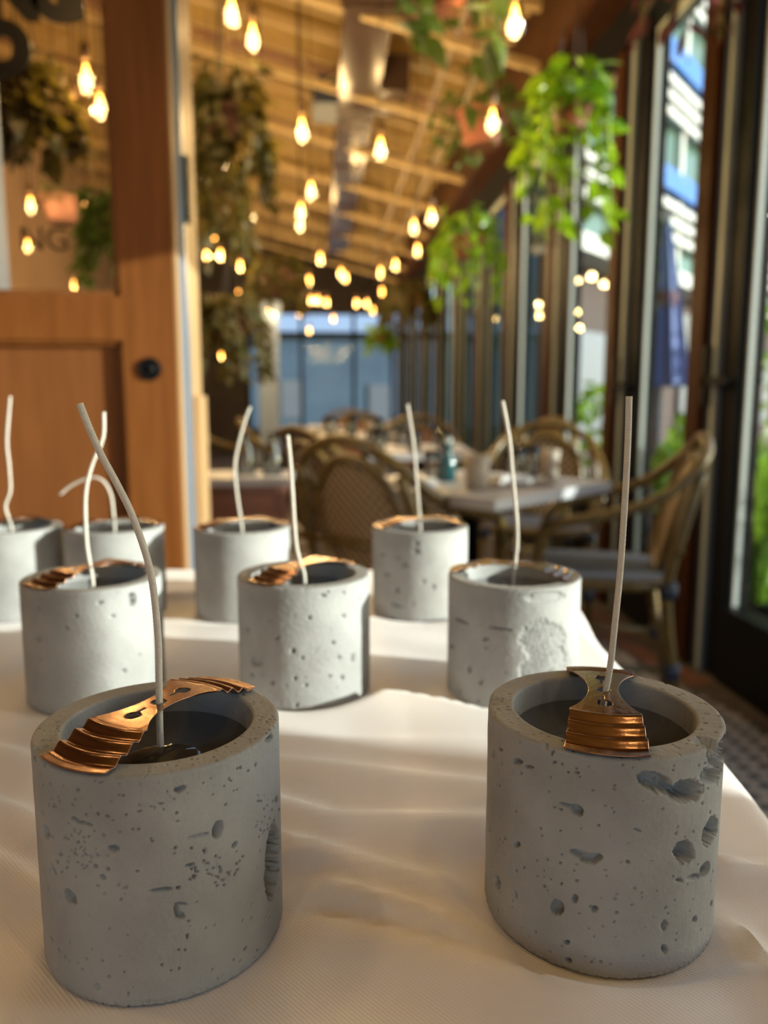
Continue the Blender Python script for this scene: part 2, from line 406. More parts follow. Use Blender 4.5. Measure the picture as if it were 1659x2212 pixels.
# wooden glazed door on the left, its edge, strip and jamb
DY = 1.80
def dx(px, Y=DY): return atY(px, 900, Y).x
def dz(py, Y=DY, px=300): return atY(px, py, Y).z
xr = dx(386); xs0 = dx(272); xl = xr - .92; xg = xl + .12
zg, zr1, zr0 = dz(630), dz(640), dz(736)
door = thing('door_1', 'varnished timber door with glass pane and black lettering at left', 'door', (xl, DY, 0), kind='structure')
MB().box((xs0, DY, .01), (xr, DY + .045, 2.35)).build('stile', 'wood_door', door, world=True)
MB().box((xl, DY, .01), (xg, DY + .045, 2.35)).build('stile', 'wood_door', door, world=True)
MB().box((xg, DY, zr0), (xs0, DY + .045, zr1)).build('middle_rail', 'wood_door', door, world=True)
MB().box((xg, DY, .01), (xs0, DY + .045, .26)).build('bottom_rail', 'wood_door', door, world=True)
MB().box((xg, DY, 2.22), (xs0, DY + .045, 2.35)).build('top_rail', 'wood_door', door, world=True)
MB().box((xg, DY + .018, .26), (xs0, DY + .03, zr0)).build('lower_panel', 'wood_panel', door, world=True)
MB().box((xg, DY + .018, zr1), (xs0, DY + .024, 2.22)).build('pane', 'door_pane', door, world=True)
mb = MB()
mb.box((xs0 - .012, DY + .004, zr1), (xs0, DY + .018, 2.22)).box((xg, DY + .004, zr1), (xs0, DY + .018, zr1 + .012))
mb.build('glazing_bead', 'wood_panel', door, world=True)
mb = MB(); mb.box((xs0 - .01, DY + .006, .26), (xs0, DY + .018, zr0)).box((xg, DY + .006, zr0 - .01), (xs0, DY + .018, zr0)); mb.build('panel_bead', 'wood_door', door, world=True)
kp = atY(324, 797, DY)
k = MB().lathe([(.0255, 0), (.0255, .004), (.0235, .006), (.020, .0065), (.019, .005), (.010, .005), (.009, .008), (0, .0085)], 28, at=(kp.x, DY, kp.z), ax=rotm(rx=R(90))).build('door_knob', 'metal_black', door, world=True, smooth=True)
MB().box((xr, DY + .004, .01), (xr + .006, DY + .041, 2.35)).build('edge_strip', 'wood_jamb', door, world=True)
jb = thing('trim_2', 'grey blue metal channel and cream timber jamb beside the wooden door', 'door jamb', (xr, DY + .05, 0), kind='structure')
xb = dx(399, DY + .06)
MB().box((xr - .05, DY + .048, 0), (xb + .003, DY + .13, 2.6)).build('metal_channel', 'metal_blue', jb, world=True)
MB().box((xb + .003, DY + .075, 0), (xb + .012, DY + .10, 2.6)).build('channel_lip', 'metal_blue', jb, world=True)
jx0, jx1 = dx(414, DY + .13), dx(443, DY + .30)
zst = dz(855, DY + .25)
MB().box((xr - .09, DY + .13, 0), (jx1 - .008, DY + .31, 2.6)).build('jamb_board', 'wood_jamb', jb, world=True)
MB().box((jx1 - .008, DY + .16, 0), (jx1 + .004, DY + .31, zst)).build('jamb_stop', 'wood_jamb', jb, world=True)
za, zb = dz(335, DY + .1), dz(478, DY + .1)
MB().box((xb + .012, DY + .09, zb), (xb + .022, DY + .125, za)).build('latch_plate', 'metal_black', jb, world=True)
finish(MB().box((-3.35, DY + .05, 0), (xl - .01, DY + .16, 4.0)).box((xl - .01, DY + .05, 2.36), (xr - .05, DY + .16, 3.4)).build('wall_partition', 'wall_beige'), 'beige partition wall holding the glazed timber door', 'wall', kind='structure')

# lettering on the glass of the door and its ghost reflection
def letter(ch, px, py, hpx, m, name, parent, thick=.006, Y=DY + .016, bold=.012):
    cu = bpy.data.curves.new('t', 'FONT'); cu.body = ch; cu.size = hpx / F * Y / .70; cu.extrude = thick / 2; cu.offset = bold * hpx / 100.
    cu.bevel_depth = 0
    to = bpy.data.objects.new('t', cu); COL.objects.link(to)
    bpy.context.view_layer.update()
    me = bpy.data.meshes.new_from_object(to); COL.objects.unlink(to); bpy.data.objects.remove(to)
    p = atY(px, py, Y); me.transform(Matrix.Rotation(R(90), 4, 'X'))
    inv = local_of(parent); me.transform(inv @ Matrix.Translation(p))
    me.materials.clear(); me.materials.append(M[m])
    o = bpy.data.objects.new(name, me); COL.objects.link(o); o.parent = parent; return o
for ch, px, py, hp in (('N', -34, 30, 92), ('G', 70, 34, 92), ('O', -52, 154, 88)):
    letter(ch, px, py, hp, 'letter_black', 'letter', door)
for ch, px, py, hp in (('N', 42, 540, 46), ('G', 98, 541, 46)):  # ghost reflection of the lettering, built as thin dark letters
    letter(ch, px, py, hp, 'letter_ghost', 'letter', door, thick=.001, Y=DY + .026, bold=0.0)
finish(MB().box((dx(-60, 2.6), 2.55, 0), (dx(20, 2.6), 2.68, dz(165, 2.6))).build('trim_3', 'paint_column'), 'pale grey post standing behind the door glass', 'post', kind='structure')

# ================================================================== BANQUET TABLE AND CLOTH
TZ = .75
def T(x, y, z=0.0): return RIGHT * x + FWD * y + Vector((0, 0, z))
CANDLES = [(-.0838, .2780, .0441), (.0851, .2905, .0441), (-.0555, .5300, .0455), (.0895, .5273, .0450),
           (.0343, .7354, .0452), (-.1346, .7303, .0449), (-.1985, .5204, .0455), (-.2555, .7320, .0452), (-.3530, .7316, .0448)]
bt = thing('banquet_table', 'long folding table hidden under the white cloth', 'table', (0, 0, 0), -YAW)
MB().box((-.60, -.55, TZ - .035), (.172, .90, TZ - .006)).build('tabletop', 'wood_red', bt)
for x in (-.55, .12):
    for y in (-.50, .84):
        MB().tube([(x, y, 0), (x, y, TZ - .03)], .016, 10).build('leg', 'metal_grey', bt, smooth=True)
def tcoord(px, py):
    p = atz(px, py, TZ); return p.dot(RIGHT), p.dot(FWD)
FOLDS = [  # polyline in the photo, height, width towards camera, width away
    ([(300, 1545), (480, 1532), (760, 1519), (880, 1524), (1000, 1545), (1120, 1562)], .0040, .055, .007),
    ([(560, 1612), (860, 1616), (1100, 1630)], .0012, .015, .006),
    ([(520, 1650), (700, 1666), (900, 1690), (1080, 1712)], .0022, .018, .006),  # shadow edge on the cloth, put into the shape as a ridge
    ([(520, 1715), (620, 1745), (720, 1774), (1080, 1792)], .0030, .022, .005),
    ([(540, 1825), (660, 1845), (780, 1880), (900, 1912), (1080, 1955)], .0032, .016, .006),
    ([(560, 1940), (720, 1945), (860, 1985), (960, 2020), (1100, 2066)], .0034, .010, .007),
    ([(560, 2000), (700, 2020), (840, 2050), (1000, 2100), (1200, 2170)], .0028, .020, .006),
    ([(-60, 1615), (20, 1640), (90, 1668)], .0022, .016, .006),
    ([(-60, 1735), (20, 1760), (110, 1810)], .0028, .018, .006),
    ([(-60, 1850), (40, 1900), (140, 1990)], .0028, .018, .006),
    ([(1500, 1870), (1560, 1882), (1720, 1905)], .0030, .014, .004),
    ([(1490, 1985), (1580, 2005), (1640, 2060), (1700, 2140)], .0035, .016, .008),
    ([(1420, 2170), (1540, 2120), (1660, 2150)], .0025, .02, .01),
    ([(560, 1352), (800, 1344), (1000, 1347)], .0025, .02, .006),
    ([(330, 1292), (420, 1290), (640, 1296)], .0025, .012, .008),
]
FT = []
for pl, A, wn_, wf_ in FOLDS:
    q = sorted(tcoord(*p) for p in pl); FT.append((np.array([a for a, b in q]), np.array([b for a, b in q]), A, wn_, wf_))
def cloth_h(x, y):
    h = np.zeros_like(x)
    for xs, ys, A, wn_, wf_ in FT:
        yf = np.interp(x, xs, ys)
        fade = np.exp(-(np.maximum(0, xs[0] - x) / .05) ** 2) * np.exp(-(np.maximum(0, x - xs[-1]) / .05) ** 2)
        d = y - yf; wd = np.where(d < 0, wn_, wf_)
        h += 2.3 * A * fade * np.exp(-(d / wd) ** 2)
    h += .0007 * np.sin(x * 31 + y * 17) + .0006 * np.sin(y * 70 + 4 * np.sin(x * 13))
    h += .0009
    m = np.ones_like(x)
    for cx_, cy_, r_ in CANDLES:
        d = np.hypot(x - cx_, y - cy_) - r_
        m *= np.clip((d - .001) / .016, 0, 1) ** 1.2
    return np.maximum(h, 0) * m
na, nb = 330, 380
XL, XR, YN, YF = -.605, .178, -.56, .905
a = np.linspace(XL - .34, XR + .34, na); b = np.linspace(YN - .34, YF + .34, nb)
A_, B_ = np.meshgrid(a, b)
rr = .012
def fold_over(u, lo, hi):
    e = np.maximum(u - hi, 0) + np.minimum(u - lo, 0); s = np.sign(e); e = np.abs(e)
    ang = np.minimum(e / rr, math.pi / 2)
    return np.clip(u, lo, hi) + s * rr * np.sin(ang), rr * (1 - np.cos(ang)) + np.maximum(0, e - rr * math.pi / 2), s
X_, dxz, sx_ = fold_over(A_, XL, XR); Y_, dyz, sy_ = fold_over(B_, YN, YF)
drop = np.maximum(dxz, dyz)
X_ += sx_ * (.02 * (1 + np.sin(B_ * 26 + 1)) * np.minimum(drop / .2, 1)) + np.where(sx_ > 0, .006 * np.sin(B_ * 17 + .6), 0)
Y_ += sy_ * (.02 * (1 + np.sin(A_ * 24)) * np.minimum(drop / .2, 1))
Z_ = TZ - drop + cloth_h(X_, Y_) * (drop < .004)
V = np.stack([X_.ravel(), Y_.ravel(), Z_.ravel()], 1)
I = np.arange(nb * na).reshape(nb, na)
Q = np.stack([I[:-1, :-1].ravel(), I[:-1, 1:].ravel(), I[1:, 1:].ravel(), I[1:, :-1].ravel()], 1)
tcl = np_mesh('tablecloth', V, Q, 'cloth'); tcl.rotation_euler = (0, 0, -YAW)
finish(tcl, 'wrinkled white satin cloth covering the table under the candles', 'tablecloth')

# ================================================================== CONCRETE CANDLES
HV = .0820
ph = rng.uniform(0, 6.28, (12, 4))
def nz(P, f, k=5):
    s = 0; amp = 1; tot = 0
    for i in range(k):
        ff_ = f * (1.9 ** i); a_, b_, c_, d_ = ph[i]
        s = s + amp * np.sin(P[:, 0] * ff_ + a_ + 1.7 * np.sin(P[:, 1] * ff_ * .7 + c_)) * np.sin(P[:, 1] * ff_ * 1.1 + b_ + 1.3 * np.sin(P[:, 2] * ff_ * .8 + a_)) * np.sin(P[:, 2] * ff_ + d_ + 1.5 * np.sin(P[:, 0] * ff_ * .9 + b_))
        tot += amp; amp *= .6
    return s / tot
def sstep(x): x = np.clip(x, 0, 1); return x * x * (3 - 2 * x)
def vessel(parent, c, Rr, Nf, Nb, dzr, pits, seed, nrand, chips=()):
    g = np.random.default_rng(seed)
    th0 = math.atan2(-c.y, -c.x)
    th = np.concatenate([np.linspace(-1.83, 1.83, Nf, endpoint=False), np.linspace(1.83, 2 * math.pi - 1.83, Nb, endpoint=False)])
    ri = Rr * .775
    rows = [(.002, .0003, 0), (Rr * .6, .0, 0), (Rr - .0022, 0, 0), (Rr - .0011, .0002, 0), (Rr - .0004, .0007, 0)]
    nw = int((HV - .003) / dzr)
    rows += [(Rr, z, 1) for z in np.linspace(.0014, HV - .0012, nw)]
    rows += [(Rr - .0002, HV - .0005, 2), (Rr - .0007, HV - .00012, 2)]
    nr = max(6, int((Rr - ri - .002) / (dzr * 1.4)))
    rows += [(r_, HV, 3) for r_ in np.linspace(Rr - .0013, ri + .0011, nr)]
    rows += [(ri + .0004, HV - .0002, 4), (ri, HV - .0009, 4)]
    rows += [(ri - .0002 * k, HV - .0015 - .0018 * k, 4) for k in range(8)] + [(ri * .5, HV - .017, 5), (.002, HV - .017, 5)]
    rows = np.array(rows); nrow = len(rows); nt_ = len(th)
    Rg = np.repeat(rows[:, 0], nt_); Zg = np.repeat(rows[:, 1], nt_); Kg = np.repeat(rows[:, 2], nt_); Tg = np.tile(th, nrow)
    ca, sa = np.cos(Tg + th0), np.sin(Tg + th0)
    P = np.stack([Rg * ca, Rg * sa, Zg], 1)
    d = np.zeros(len(P)); wall = Kg == 1
    PW = P + np.array([c.x, c.y, c.z]); u, v = to_px(PW)
    front = wall & (np.abs(Tg) < 1.75)
    jit = 1 + .28 * nz(P, 900, 3)
    for (qx, qy, rx, ry, an, dep, *rg_) in pits:
        m = np.nonzero(front & (np.abs(u - qx) < 1.5 * max(rx, ry)) & (np.abs(v - qy) < 1.5 * max(rx, ry)))[0]
        if not len(m): continue
        co, so = math.cos(R(an)), math.sin(R(an)); du, dv = u[m] - qx, v[m] - qy
        rho = np.hypot((du * co + dv * so) / rx, (-du * so + dv * co) / ry) * jit[m]
        rough = 1 + rg_[0] * nz(P[m], 2600, 4) if rg_ else (1 + .35 * nz(P[m], 1500, 4) if dep > 2.2 else 1)
        d[m] = np.maximum(d[m], dep * .001 * 1.9 * sstep((1 - rho) / .24) * rough)
    for _ in range(nrand):                                       # small air holes everywhere
        t_, z_ = g.uniform(-math.pi, math.pi), g.uniform(.002, HV - .002); r_ = min(.0013, .00034 + g.exponential(.00013))
        el = g.uniform(.6, 1.3)
        dt = (Tg - t_ + math.pi) % (2 * math.pi) - math.pi
        m = np.nonzero(wall & (np.abs(dt) * Rr < 3 * r_) & (np.abs(Zg - z_) < 3 * r_))[0]
        if len(m):
            rho = np.hypot(dt[m] * Rr / (r_ * el), (Zg[m] - z_) / r_) * jit[m]
            d[m] = np.maximum(d[m], 3.2 * r_ * sstep((1 - rho) / .4))
    # rough lower edge and surface waviness
    low = (Zg < .0034) & (Kg <= 1)
    d += np.where(low, .0016 * np.clip(nz(P, 1500, 4) + .3, 0, 1) * (1 - Zg / .0034), 0)
    d += np.where(wall, .00018 * nz(P, 160, 3), 0)
    ch = np.clip(nz(P, 420, 4) - .36, 0, 1)                     # crumbled rim edges
    ed = (Zg > HV - .0028) & (Rg > Rr - .0016)
    d += np.where(ed, .004 * ch * (1 - (HV - Zg) / .0028), 0)
    rnew = Rg - d; dz_ = np.where(ed, .0022 * ch, 0)
    for k in range(nrand // 2):                                  # specks on the rim top
        t_, r0 = g.uniform(-math.pi, math.pi), g.uniform(ri + .001, Rr - .001); r_ = g.uniform(.0003, .0007)
        m = np.nonzero((Kg == 3) & (np.abs(Tg - t_) < .05) & (np.abs(Rg - r0) < .002))[0]
        if len(m): dz_[m] = np.maximum(dz_[m], .0009 * sstep((1 - np.hypot((Tg[m] - t_) * r0, Rg[m] - r0) / r_) / .5))
    for (t_, wt, dep) in chips:                                  # notches broken out of the rim (angle from camera side)
        m = (Zg > HV - dep * 2.2) & (Kg >= 1) & (Kg <= 3)
        q = sstep((1 - np.abs(Tg - t_) * Rr / wt * (1 + .3 * nz(P, 700, 3))) / .6) * np.clip((Rg - (Rr - .0075)) / .0065, 0, 1) * np.clip((Zg - (HV - dep * 2.2)) / (dep * 1.2), 0, 1)
        dz_ += np.where(m, dep * q * (.8 + .3 * nz(P, 1200, 3)), 0); rnew -= np.where(m & (Kg == 1), .003 * q, 0)
    V = np.stack([rnew * ca, rnew * sa, Zg - dz_], 1)
    I = np.arange(nrow * nt_).reshape(nrow, nt_); I2 = np.concatenate([I, I[:, :1]], 1)
    Q = np.stack([I2[:-1, :-1].ravel(), I2[:-1, 1:].ravel(), I2[1:, 1:].ravel(), I2[1:, :-1].ravel()], 1)
    return np_mesh('concrete_vessel', V, Q, 'concrete', parent)

def clip_mesh(res):
    Lh = .0445; ns = int(.089 / res); nt_ = int(.026 / res)
    s = np.linspace(-Lh, Lh, ns); t = np.linspace(-1, 1, nt_); S, Tt = np.meshgrid(s, t, indexing='ij')
    aS = np.abs(S)
    hw = np.where(aS < .022, .0057 + .0068 * (aS / .022) ** 2, .0125 + .0018 * (aS - .022) / .0225)
    Yc = Tt * hw
    S2 = S - np.sign(S) * np.clip((aS - .008) / .014, 0, 1) * 14.0 * Yc ** 2
    q = np.clip((aS - .022) / .0195, 0, 1)
    Z = np.where(aS < .022, .0068 - .0005 * (aS / .022) ** 2, .0063 - .0057 * q + .00085 * np.sin(2 * math.pi * 3 * q) * np.clip(q * 8, 0, 1) * np.clip((1 - q) * 8, 0, 1))
    keep_c = np.zeros_like(S, bool)
    for (s0, r_) in ((-.0135, .0029), (0, .0027), (.0135, .0029)):
        dd = np.hypot(S2 - s0, Yc); m = np.abs(dd - r_) < res * .75
        k = np.where(m, r_ / np.maximum(dd, 1e-9), 1); S2 = s0 + (S2 - s0) * k; Yc = Yc * k
    V = np.stack([S2.ravel(), Yc.ravel(), Z.ravel()], 1)
    I = np.arange(ns * nt_).reshape(ns, nt_)
    Q = np.stack([I[:-1, :-1].ravel(), I[1:, :-1].ravel(), I[1:, 1:].ravel(), I[:-1, 1:].ravel()], 1)
    C = V[Q].mean(1); hole = np.zeros(len(Q), bool)
    for (s0, r_) in ((-.0135, .0029), (0, .0027), (.0135, .0029)): hole |= np.hypot(C[:, 0] - s0, C[:, 1]) < r_ * .985
    hole |= (np.abs(C[:, 1] - .0006) < .0006) & (np.abs(C[:, 0]) > .0065) & (np.abs(C[:, 0]) < .0125)
    return V, Q[~hole]
CLIP = {}
def clip(parent, ang, res, zoff=0.0):
    if res not in CLIP:
        V, Q = clip_mesh(res); o = np_mesh('wick_holder', V, Q, 'copper', parent); CLIP[res] = o.data
    else:
        o = bpy.data.objects.new('wick_holder', CLIP[res]); COL.objects.link(o); o.parent = parent
    o.location = (0, 0, HV + .0005 + zoff); o.rotation_euler = (0, 0, ang)
    md = o.modifiers.new('thickness', 'SOLIDIFY'); md.thickness = .0005; md.offset = 0
    return o
def wick(parent, pts, n, r=.00125):
    P = bez(pts, n); vs_ = []; k = 12; t0 = None
    mb = MB(); N = len(P); a = Vector((1, 0, 0)); L_ = 0
    for i, p in enumerate(P):
        t = (P[min(i + 1, N - 1)] - P[max(i - 1, 0)]).normalized(); a = (a - t * a.dot(t)).normalized(); b = t.cross(a)
        if i: L_ += (p - P[i - 1]).length
        for j in range(k):
            th = 2 * math.pi * j / k
            r2 = r * (1 + .10 * math.sin(2 * th + L_ * 2600) * math.sin(-2 * th + L_ * 2600))
            vs_.append(p + a * r2 * math.cos(th) + b * r2 * math.sin(th))
    fs = [(i * k + j, i * k + (j + 1) % k, (i + 1) * k + (j + 1) % k, (i + 1) * k + j) for i in range(N - 1) for j in range(k)]
    fs += [tuple(reversed(range(k))), tuple((N - 1) * k + j for j in range(k))]
    mb.add(vs_, fs); return mb.build('wick', 'wick', parent, world=True, smooth=True)

z1 = lambda X, Y, rx, ry=None, an=0, dep=None: (40 + X / 2.765, 1420 + Y / 2.765, max(rx / 2.765, 1.9), max((ry or rx) / 2.765, 1.9), an, dep or min(3.0, .35 + .055 * min(rx, ry or rx)))
z2 = lambda X, Y, rx, ry=None, an=0, dep=None: (1020 + X / 2.676, 1400 + Y / 2.676, max(rx / 2.676, 1.9), max((ry or rx) / 2.676, 1.9), an, dep or min(3.0, .35 + .055 * min(rx, ry or rx)))
PITS_FL = [z1(*p) for p in [
    (962, 790, 46, 19, -25), (355, 792, 10), (723, 758, 5), (625, 825, 7), (850, 873, 21, 7, -5), (722, 920, 14, 7, -15), (945, 930, 8), (640, 942, 10, 8),
    (865, 910, 5), (145, 930, 22, 6, 70), (165, 1040, 50, 20, 78), (345, 972, 34, 11, 35), (400, 992, 40, 9, 18), (565, 972, 6), (683, 1028, 7), (508, 1065, 10, 8, 40),
    (570, 1142, 34, 20, 8), (250, 1175, 13, 10, 20), (470, 1180, 10, 7), (210, 1268, 38, 9, 62), (235, 1222, 9), (288, 1252, 11, 7, 50), (535, 1265, 10),
    (505, 1312, 20, 13, 50), (708, 1278, 12, 8), (405, 1250, 8), (475, 1365, 8), (635, 1378, 18, 6), (308, 1428, 56, 30, 58, 1.7), (845, 1390, 78, 14, -8), (965, 1545, 32, 26, 0, 1.2),
    (942, 1505, 15, 40, 0, 1.0), (975, 1472, 36, 9, 0, .8), (543, 1624, 8), (1010, 1667, 9, 16), (244, 1748, 7, 12, -25), (655, 2008, 9, 7), (1188, 1030, 62, 32, -72, 1.8),
    (1070, 1068, 74, 12, -15, .6), (1290, 1120, 22, 13, -60), (1112, 1157, 9, 18), (1032, 1140, 8, 10), (1025, 1243, 32, 13, -20), (1058, 1275, 8, 14),
    (1515, 1220, 44, 235, 3, 4.5), (1305, 663, 7), (1370, 678, 7), (1270, 737, 6), (1103, 749, 5), (1490, 480, 28, 34, 30, 1.5), (1540, 850, 10, 22), (1440, 860, 18, 6),
    (790, 1082, 11, 5), (612, 1450, 6), (515, 1410, 8), (1340, 1190, 7), (1320, 1218, 7, 9), (1063, 1463, 6), (1427, 1748, 6, 7), (1190, 1920, 6), (1285, 1805, 7, 5), (470, 1970, 18, 24, 0, .5)]]
for k in range(46): PITS_FL.append(z1(random.gauss(370, 85), random.gauss(1130, 95), random.uniform(4, 7), dep=.7))
for k in range(20): PITS_FL.append(z1(random.gauss(1460, 35), random.gauss(990, 70), random.uniform(4, 7), dep=.7))
for k in range(34): PITS_FL.append(z1(random.gauss(1190, 70), random.gauss(1310, 50), random.uniform(4, 10), dep=.6))
for k in range(30): PITS_FL.append(z1(random.uniform(120, 1540), random.uniform(720, 900), random.uniform(4, 6), dep=.7))
PITS_FR = [z2(*p) for p in [
    (262, 655, 30, 17, 10), (325, 685, 32, 10, 12), (605, 938, 44, 30, 40, 1.8), (545, 908, 46, 11, 18), (730, 1027, 9), (955, 1052, 26, 6, 20), (258, 1135, 20, 17, 20, 1.3), (190, 1100, 7),
    (250, 943, 8, 6, 50), (620, 1190, 60, 26, 18, 1.7), (690, 1220, 70, 32, -8, 1.9), (900, 1237, 15, 10, 45), (145, 1350, 42, 18, 76, 1.5), (248, 1422, 28, 11, 78), (415, 1378, 9), (515, 1363, 8),
    (490, 1500, 42, 48, -20, 2.0), (592, 1450, 19, 25, 5, 1.4), (707, 1510, 19, 22, 10, 1.5), (835, 1530, 11, 9), (940, 1388, 8), (923, 1487, 9, 7), (1117, 1500, 9, 6, -30), (820, 1583, 7),
    (1110, 1605, 18, 34, 5, 1.3), (1287, 1568, 14, 21, 15, 1.6), (545, 1703, 18, 15, 0, 1.5), (1112, 1742, 18, 30, -20, 2.0), (998, 1616, 5), (1175, 1688, 5), (1225, 1180, 64, 68, 0, 3.6),
    (1375, 1060, 40, 95, 18, 4.0), (1345, 1280, 25, 52, 20, 3.0), (1280, 1325, 48, 18, -15, 1.0), (1195, 1343, 24, 12, 10), (1060, 780, 120, 60, 18, 3.4), (1230, 830, 105, 75, -8, 5.0),
    (1370, 740, 60, 55, 0, 2.4), (1436, 600, 26, 190, 6, 3.4), (1385, 1480, 6, 26), (403, 1085, 6), (515, 1195, 6), (298, 1267, 6), (377, 1317, 6), (590, 1285, 6), (778, 1317, 6), (838, 1422, 6),
    (797, 1086, 5), (902, 1128, 5), (1277, 1063, 7, 9), (1330, 900, 7, 9), (1375, 948, 6, 10), (1100, 932, 7), (985, 887, 5), (870, 676, 7), (605, 722, 15, 8), (555, 718, 7), (602, 696, 6), (475, 660, 9),
    (520, 672, 6), (460, 600, 15, 8), (165, 585, 13, 8, 30), (123, 610, 7, 25, -5), (100, 1050, 6, 15), (655, 1783, 5), (705, 1798, 5), (1160, 705, 9, 5), (1310, 680, 7), (1325, 570, 11, 9)]]
for k in range(26): PITS_FR.append(z2(random.uniform(120, 1380), random.uniform(640, 1800), random.uniform(4, 6), dep=.7))
z3 = lambda X, Y, rx, ry=None, an=0, dep=1.3: (X / 2.592, 1080 + Y / 2.592, rx / 2.592, (ry or rx) / 2.592, an, dep)
z4 = lambda X, Y, rx, ry=None, an=0, dep=1.3: (480 + X / 2.023, 1080 + Y / 2.023, rx / 2.023, (ry or rx) / 2.023, an, dep)
PITS_MC = [z4(*p) for p in [(111, 570, 8), (241, 605, 9), (310, 660, 11, 13), (530, 508, 11, 8), (485, 625, 9), (510, 688, 9), (570, 690, 9, 20, 10), (150, 700, 28, 28, 0, 1.0), (525, 777, 9, 12),
    (220, 800, 8), (318, 780, 8), (365, 810, 7), (350, 690, 7), (380, 515, 7), (130, 765, 9), (325, 898, 8), (470, 770, 7), (440, 418, 14, 6), (530, 405, 7), (600, 430, 7)]]
PITS_MR = [z4(*p) for p in [(1080, 738, 9, 18), (1150, 608, 14, 6), (1045, 530, 34, 7, 22), (1215, 562, 50, 6, 8), (1130, 800, 8), (1118, 878, 8), (1000, 640, 12, 6), (1035, 840, 9, 14), (1350, 420, 8),
    (1410, 425, 90, 26, -4, .8)]] + [(*z4(1400, 610, 112, 88, -12, .75), 1.3), (*z4(1425, 700, 98, 95, 0, .85), 1.3), (*z4(1350, 750, 60, 60, 0, .7), 1.3)]
PITS_ML = [z3(*p) for p in [(220, 605, 10, 6), (425, 650, 10, 7), (630, 650, 14, 9), (217, 782, 15, 13), (697, 957, 13, 11), (560, 575, 20, 8, -20), (735, 560, 30, 42, 15, 2.5), (780, 870, 10), (370, 720, 8)]]
PITS_BC = [z4(*p) for p in [(850, 190, 12, 8), (850, 225, 14, 12), (770, 395, 10), (720, 325, 12, 8), (765, 460, 30, 8, 20), (700, 240, 8), (925, 380, 8), (800, 285, 14, 6), (880, 355, 8), (770, 250, 8)]]
def make_candle(i, label, pits, Nf, Nb, dzr, res, nrand, ang, wickpx, nwk, chips=(), group='concrete candles on the cloth'):
    x, y, Rr = CANDLES[i]; c = T(x, y, TZ + .0004)
    t = thing('candle', label, 'candle', c, 0, group)
    vessel(t, c, Rr, Nf, Nb, dzr, pits, 100 + i, nrand, chips)
    ri = Rr * .775
    MB().lathe([(ri + .0004, HV - .0098), (ri - .0006, HV - .0108), (ri - .002, HV - .0112), (ri * .5, HV - .0113), (.0005, HV - .0113)], 72).build('wax', 'wax', t, smooth=True)
    clip(t, ang - YAW, res)
    dist = y
    pts = [atF(px, py, dist) for px, py in wickpx]
    b0 = T(x, y, TZ + HV - .0125); top = T(x, y, TZ + HV + .008)
    pts = [b0, b0.lerp(top, .6)] + [p for p in pts if p.z > TZ + HV + .014]
    wick(t, pts, nwk)
    return t
def clip_ang(p, q):
    a_, b_ = atz(*p, TZ + HV), atz(*q, TZ + HV); d_ = b_ - a_; return math.atan2(d_.dot(FWD), d_.dot(RIGHT))
make_candle(0, 'front left grey pitted concrete candle with leaning wick', PITS_FL, 470, 110, .0003, .00028, 260, clip_ang((175, 1668), (512, 1482)),
            [(343, 1440), (341, 1370), (331, 1270), (316, 1200), (285, 1112), (255, 1050), (220, 985), (195, 930), (172, 872)], 260, chips=[(-1.25, .004, .0012)])
make_candle(1, 'front right grey concrete candle with chipped rim and straight tall wick', PITS_FR, 470, 110, .0003, .00028, 200, clip_ang((1327, 1630), (1306, 1446)),
            [(1318, 1440), (1328, 1350), (1340, 1230), (1350, 1080), (1356, 960), (1359, 856)], 260, chips=[(1.02, .005, .0042), (-1.45, .006, .0012)])
make_candle(2, 'sunlit concrete candle standing between the two front candles in the middle row', PITS_MC, 220, 60, .0006, .0005, 120, clip_ang((560, 1272), (745, 1218)),
            [(640, 1180), (631, 1060), (627, 1000), (621, 940)], 120)
make_candle(3, 'concrete candle with a large rough broken patch on its side', PITS_MR, 260, 60, .0005, .0005, 90, clip_ang((990, 1232), (1252, 1254)),
            [(1117, 1160), (1112, 1080), (1106, 1020), (1100, 950), (1085, 866)], 120)
make_candle(4, 'brightly sunlit concrete candle in the back row before the rattan chair', PITS_BC, 180, 50, .0007, .0006, 120, clip_ang((822, 1136), (1000, 1128)),
            [(903, 1080), (900, 1040), (893, 960), (880, 873)], 100)
make_candle(5, 'sunlit concrete candle in the back row in front of the door jamb', [], 180, 50, .0007, .0006, 40, clip_ang((440, 1140), (600, 1128)),
            [(512, 1070), (507, 1010), (515, 960), (530, 905), (540, 879)], 100)
make_candle(6, 'half shaded concrete candle behind the front left candle', PITS_ML, 220, 60, .0006, .0005, 60, clip_ang((95, 1272), (318, 1222)),
            [(188, 1180), (184, 1100), (187, 1050), (200, 1000), (222, 945), (224, 890)], 120)
make_candle(7, 'concrete candle with its wick bent over in a hook', [], 160, 50, .0008, .0006, 30, clip_ang((165, 1140), (320, 1130)),
            [(243, 1090), (238, 1065), (225, 1042), (205, 1032), (180, 1036), (150, 1051), (130, 1068)], 100)
make_candle(8, 'concrete candle cut off by the left picture edge', [], 160, 50, .0008, .0006, 30, clip_ang((-40, 1140), (100, 1118)),
            [(12, 1095), (22, 1060), (20, 1010), (15, 950), (22, 856)], 100)

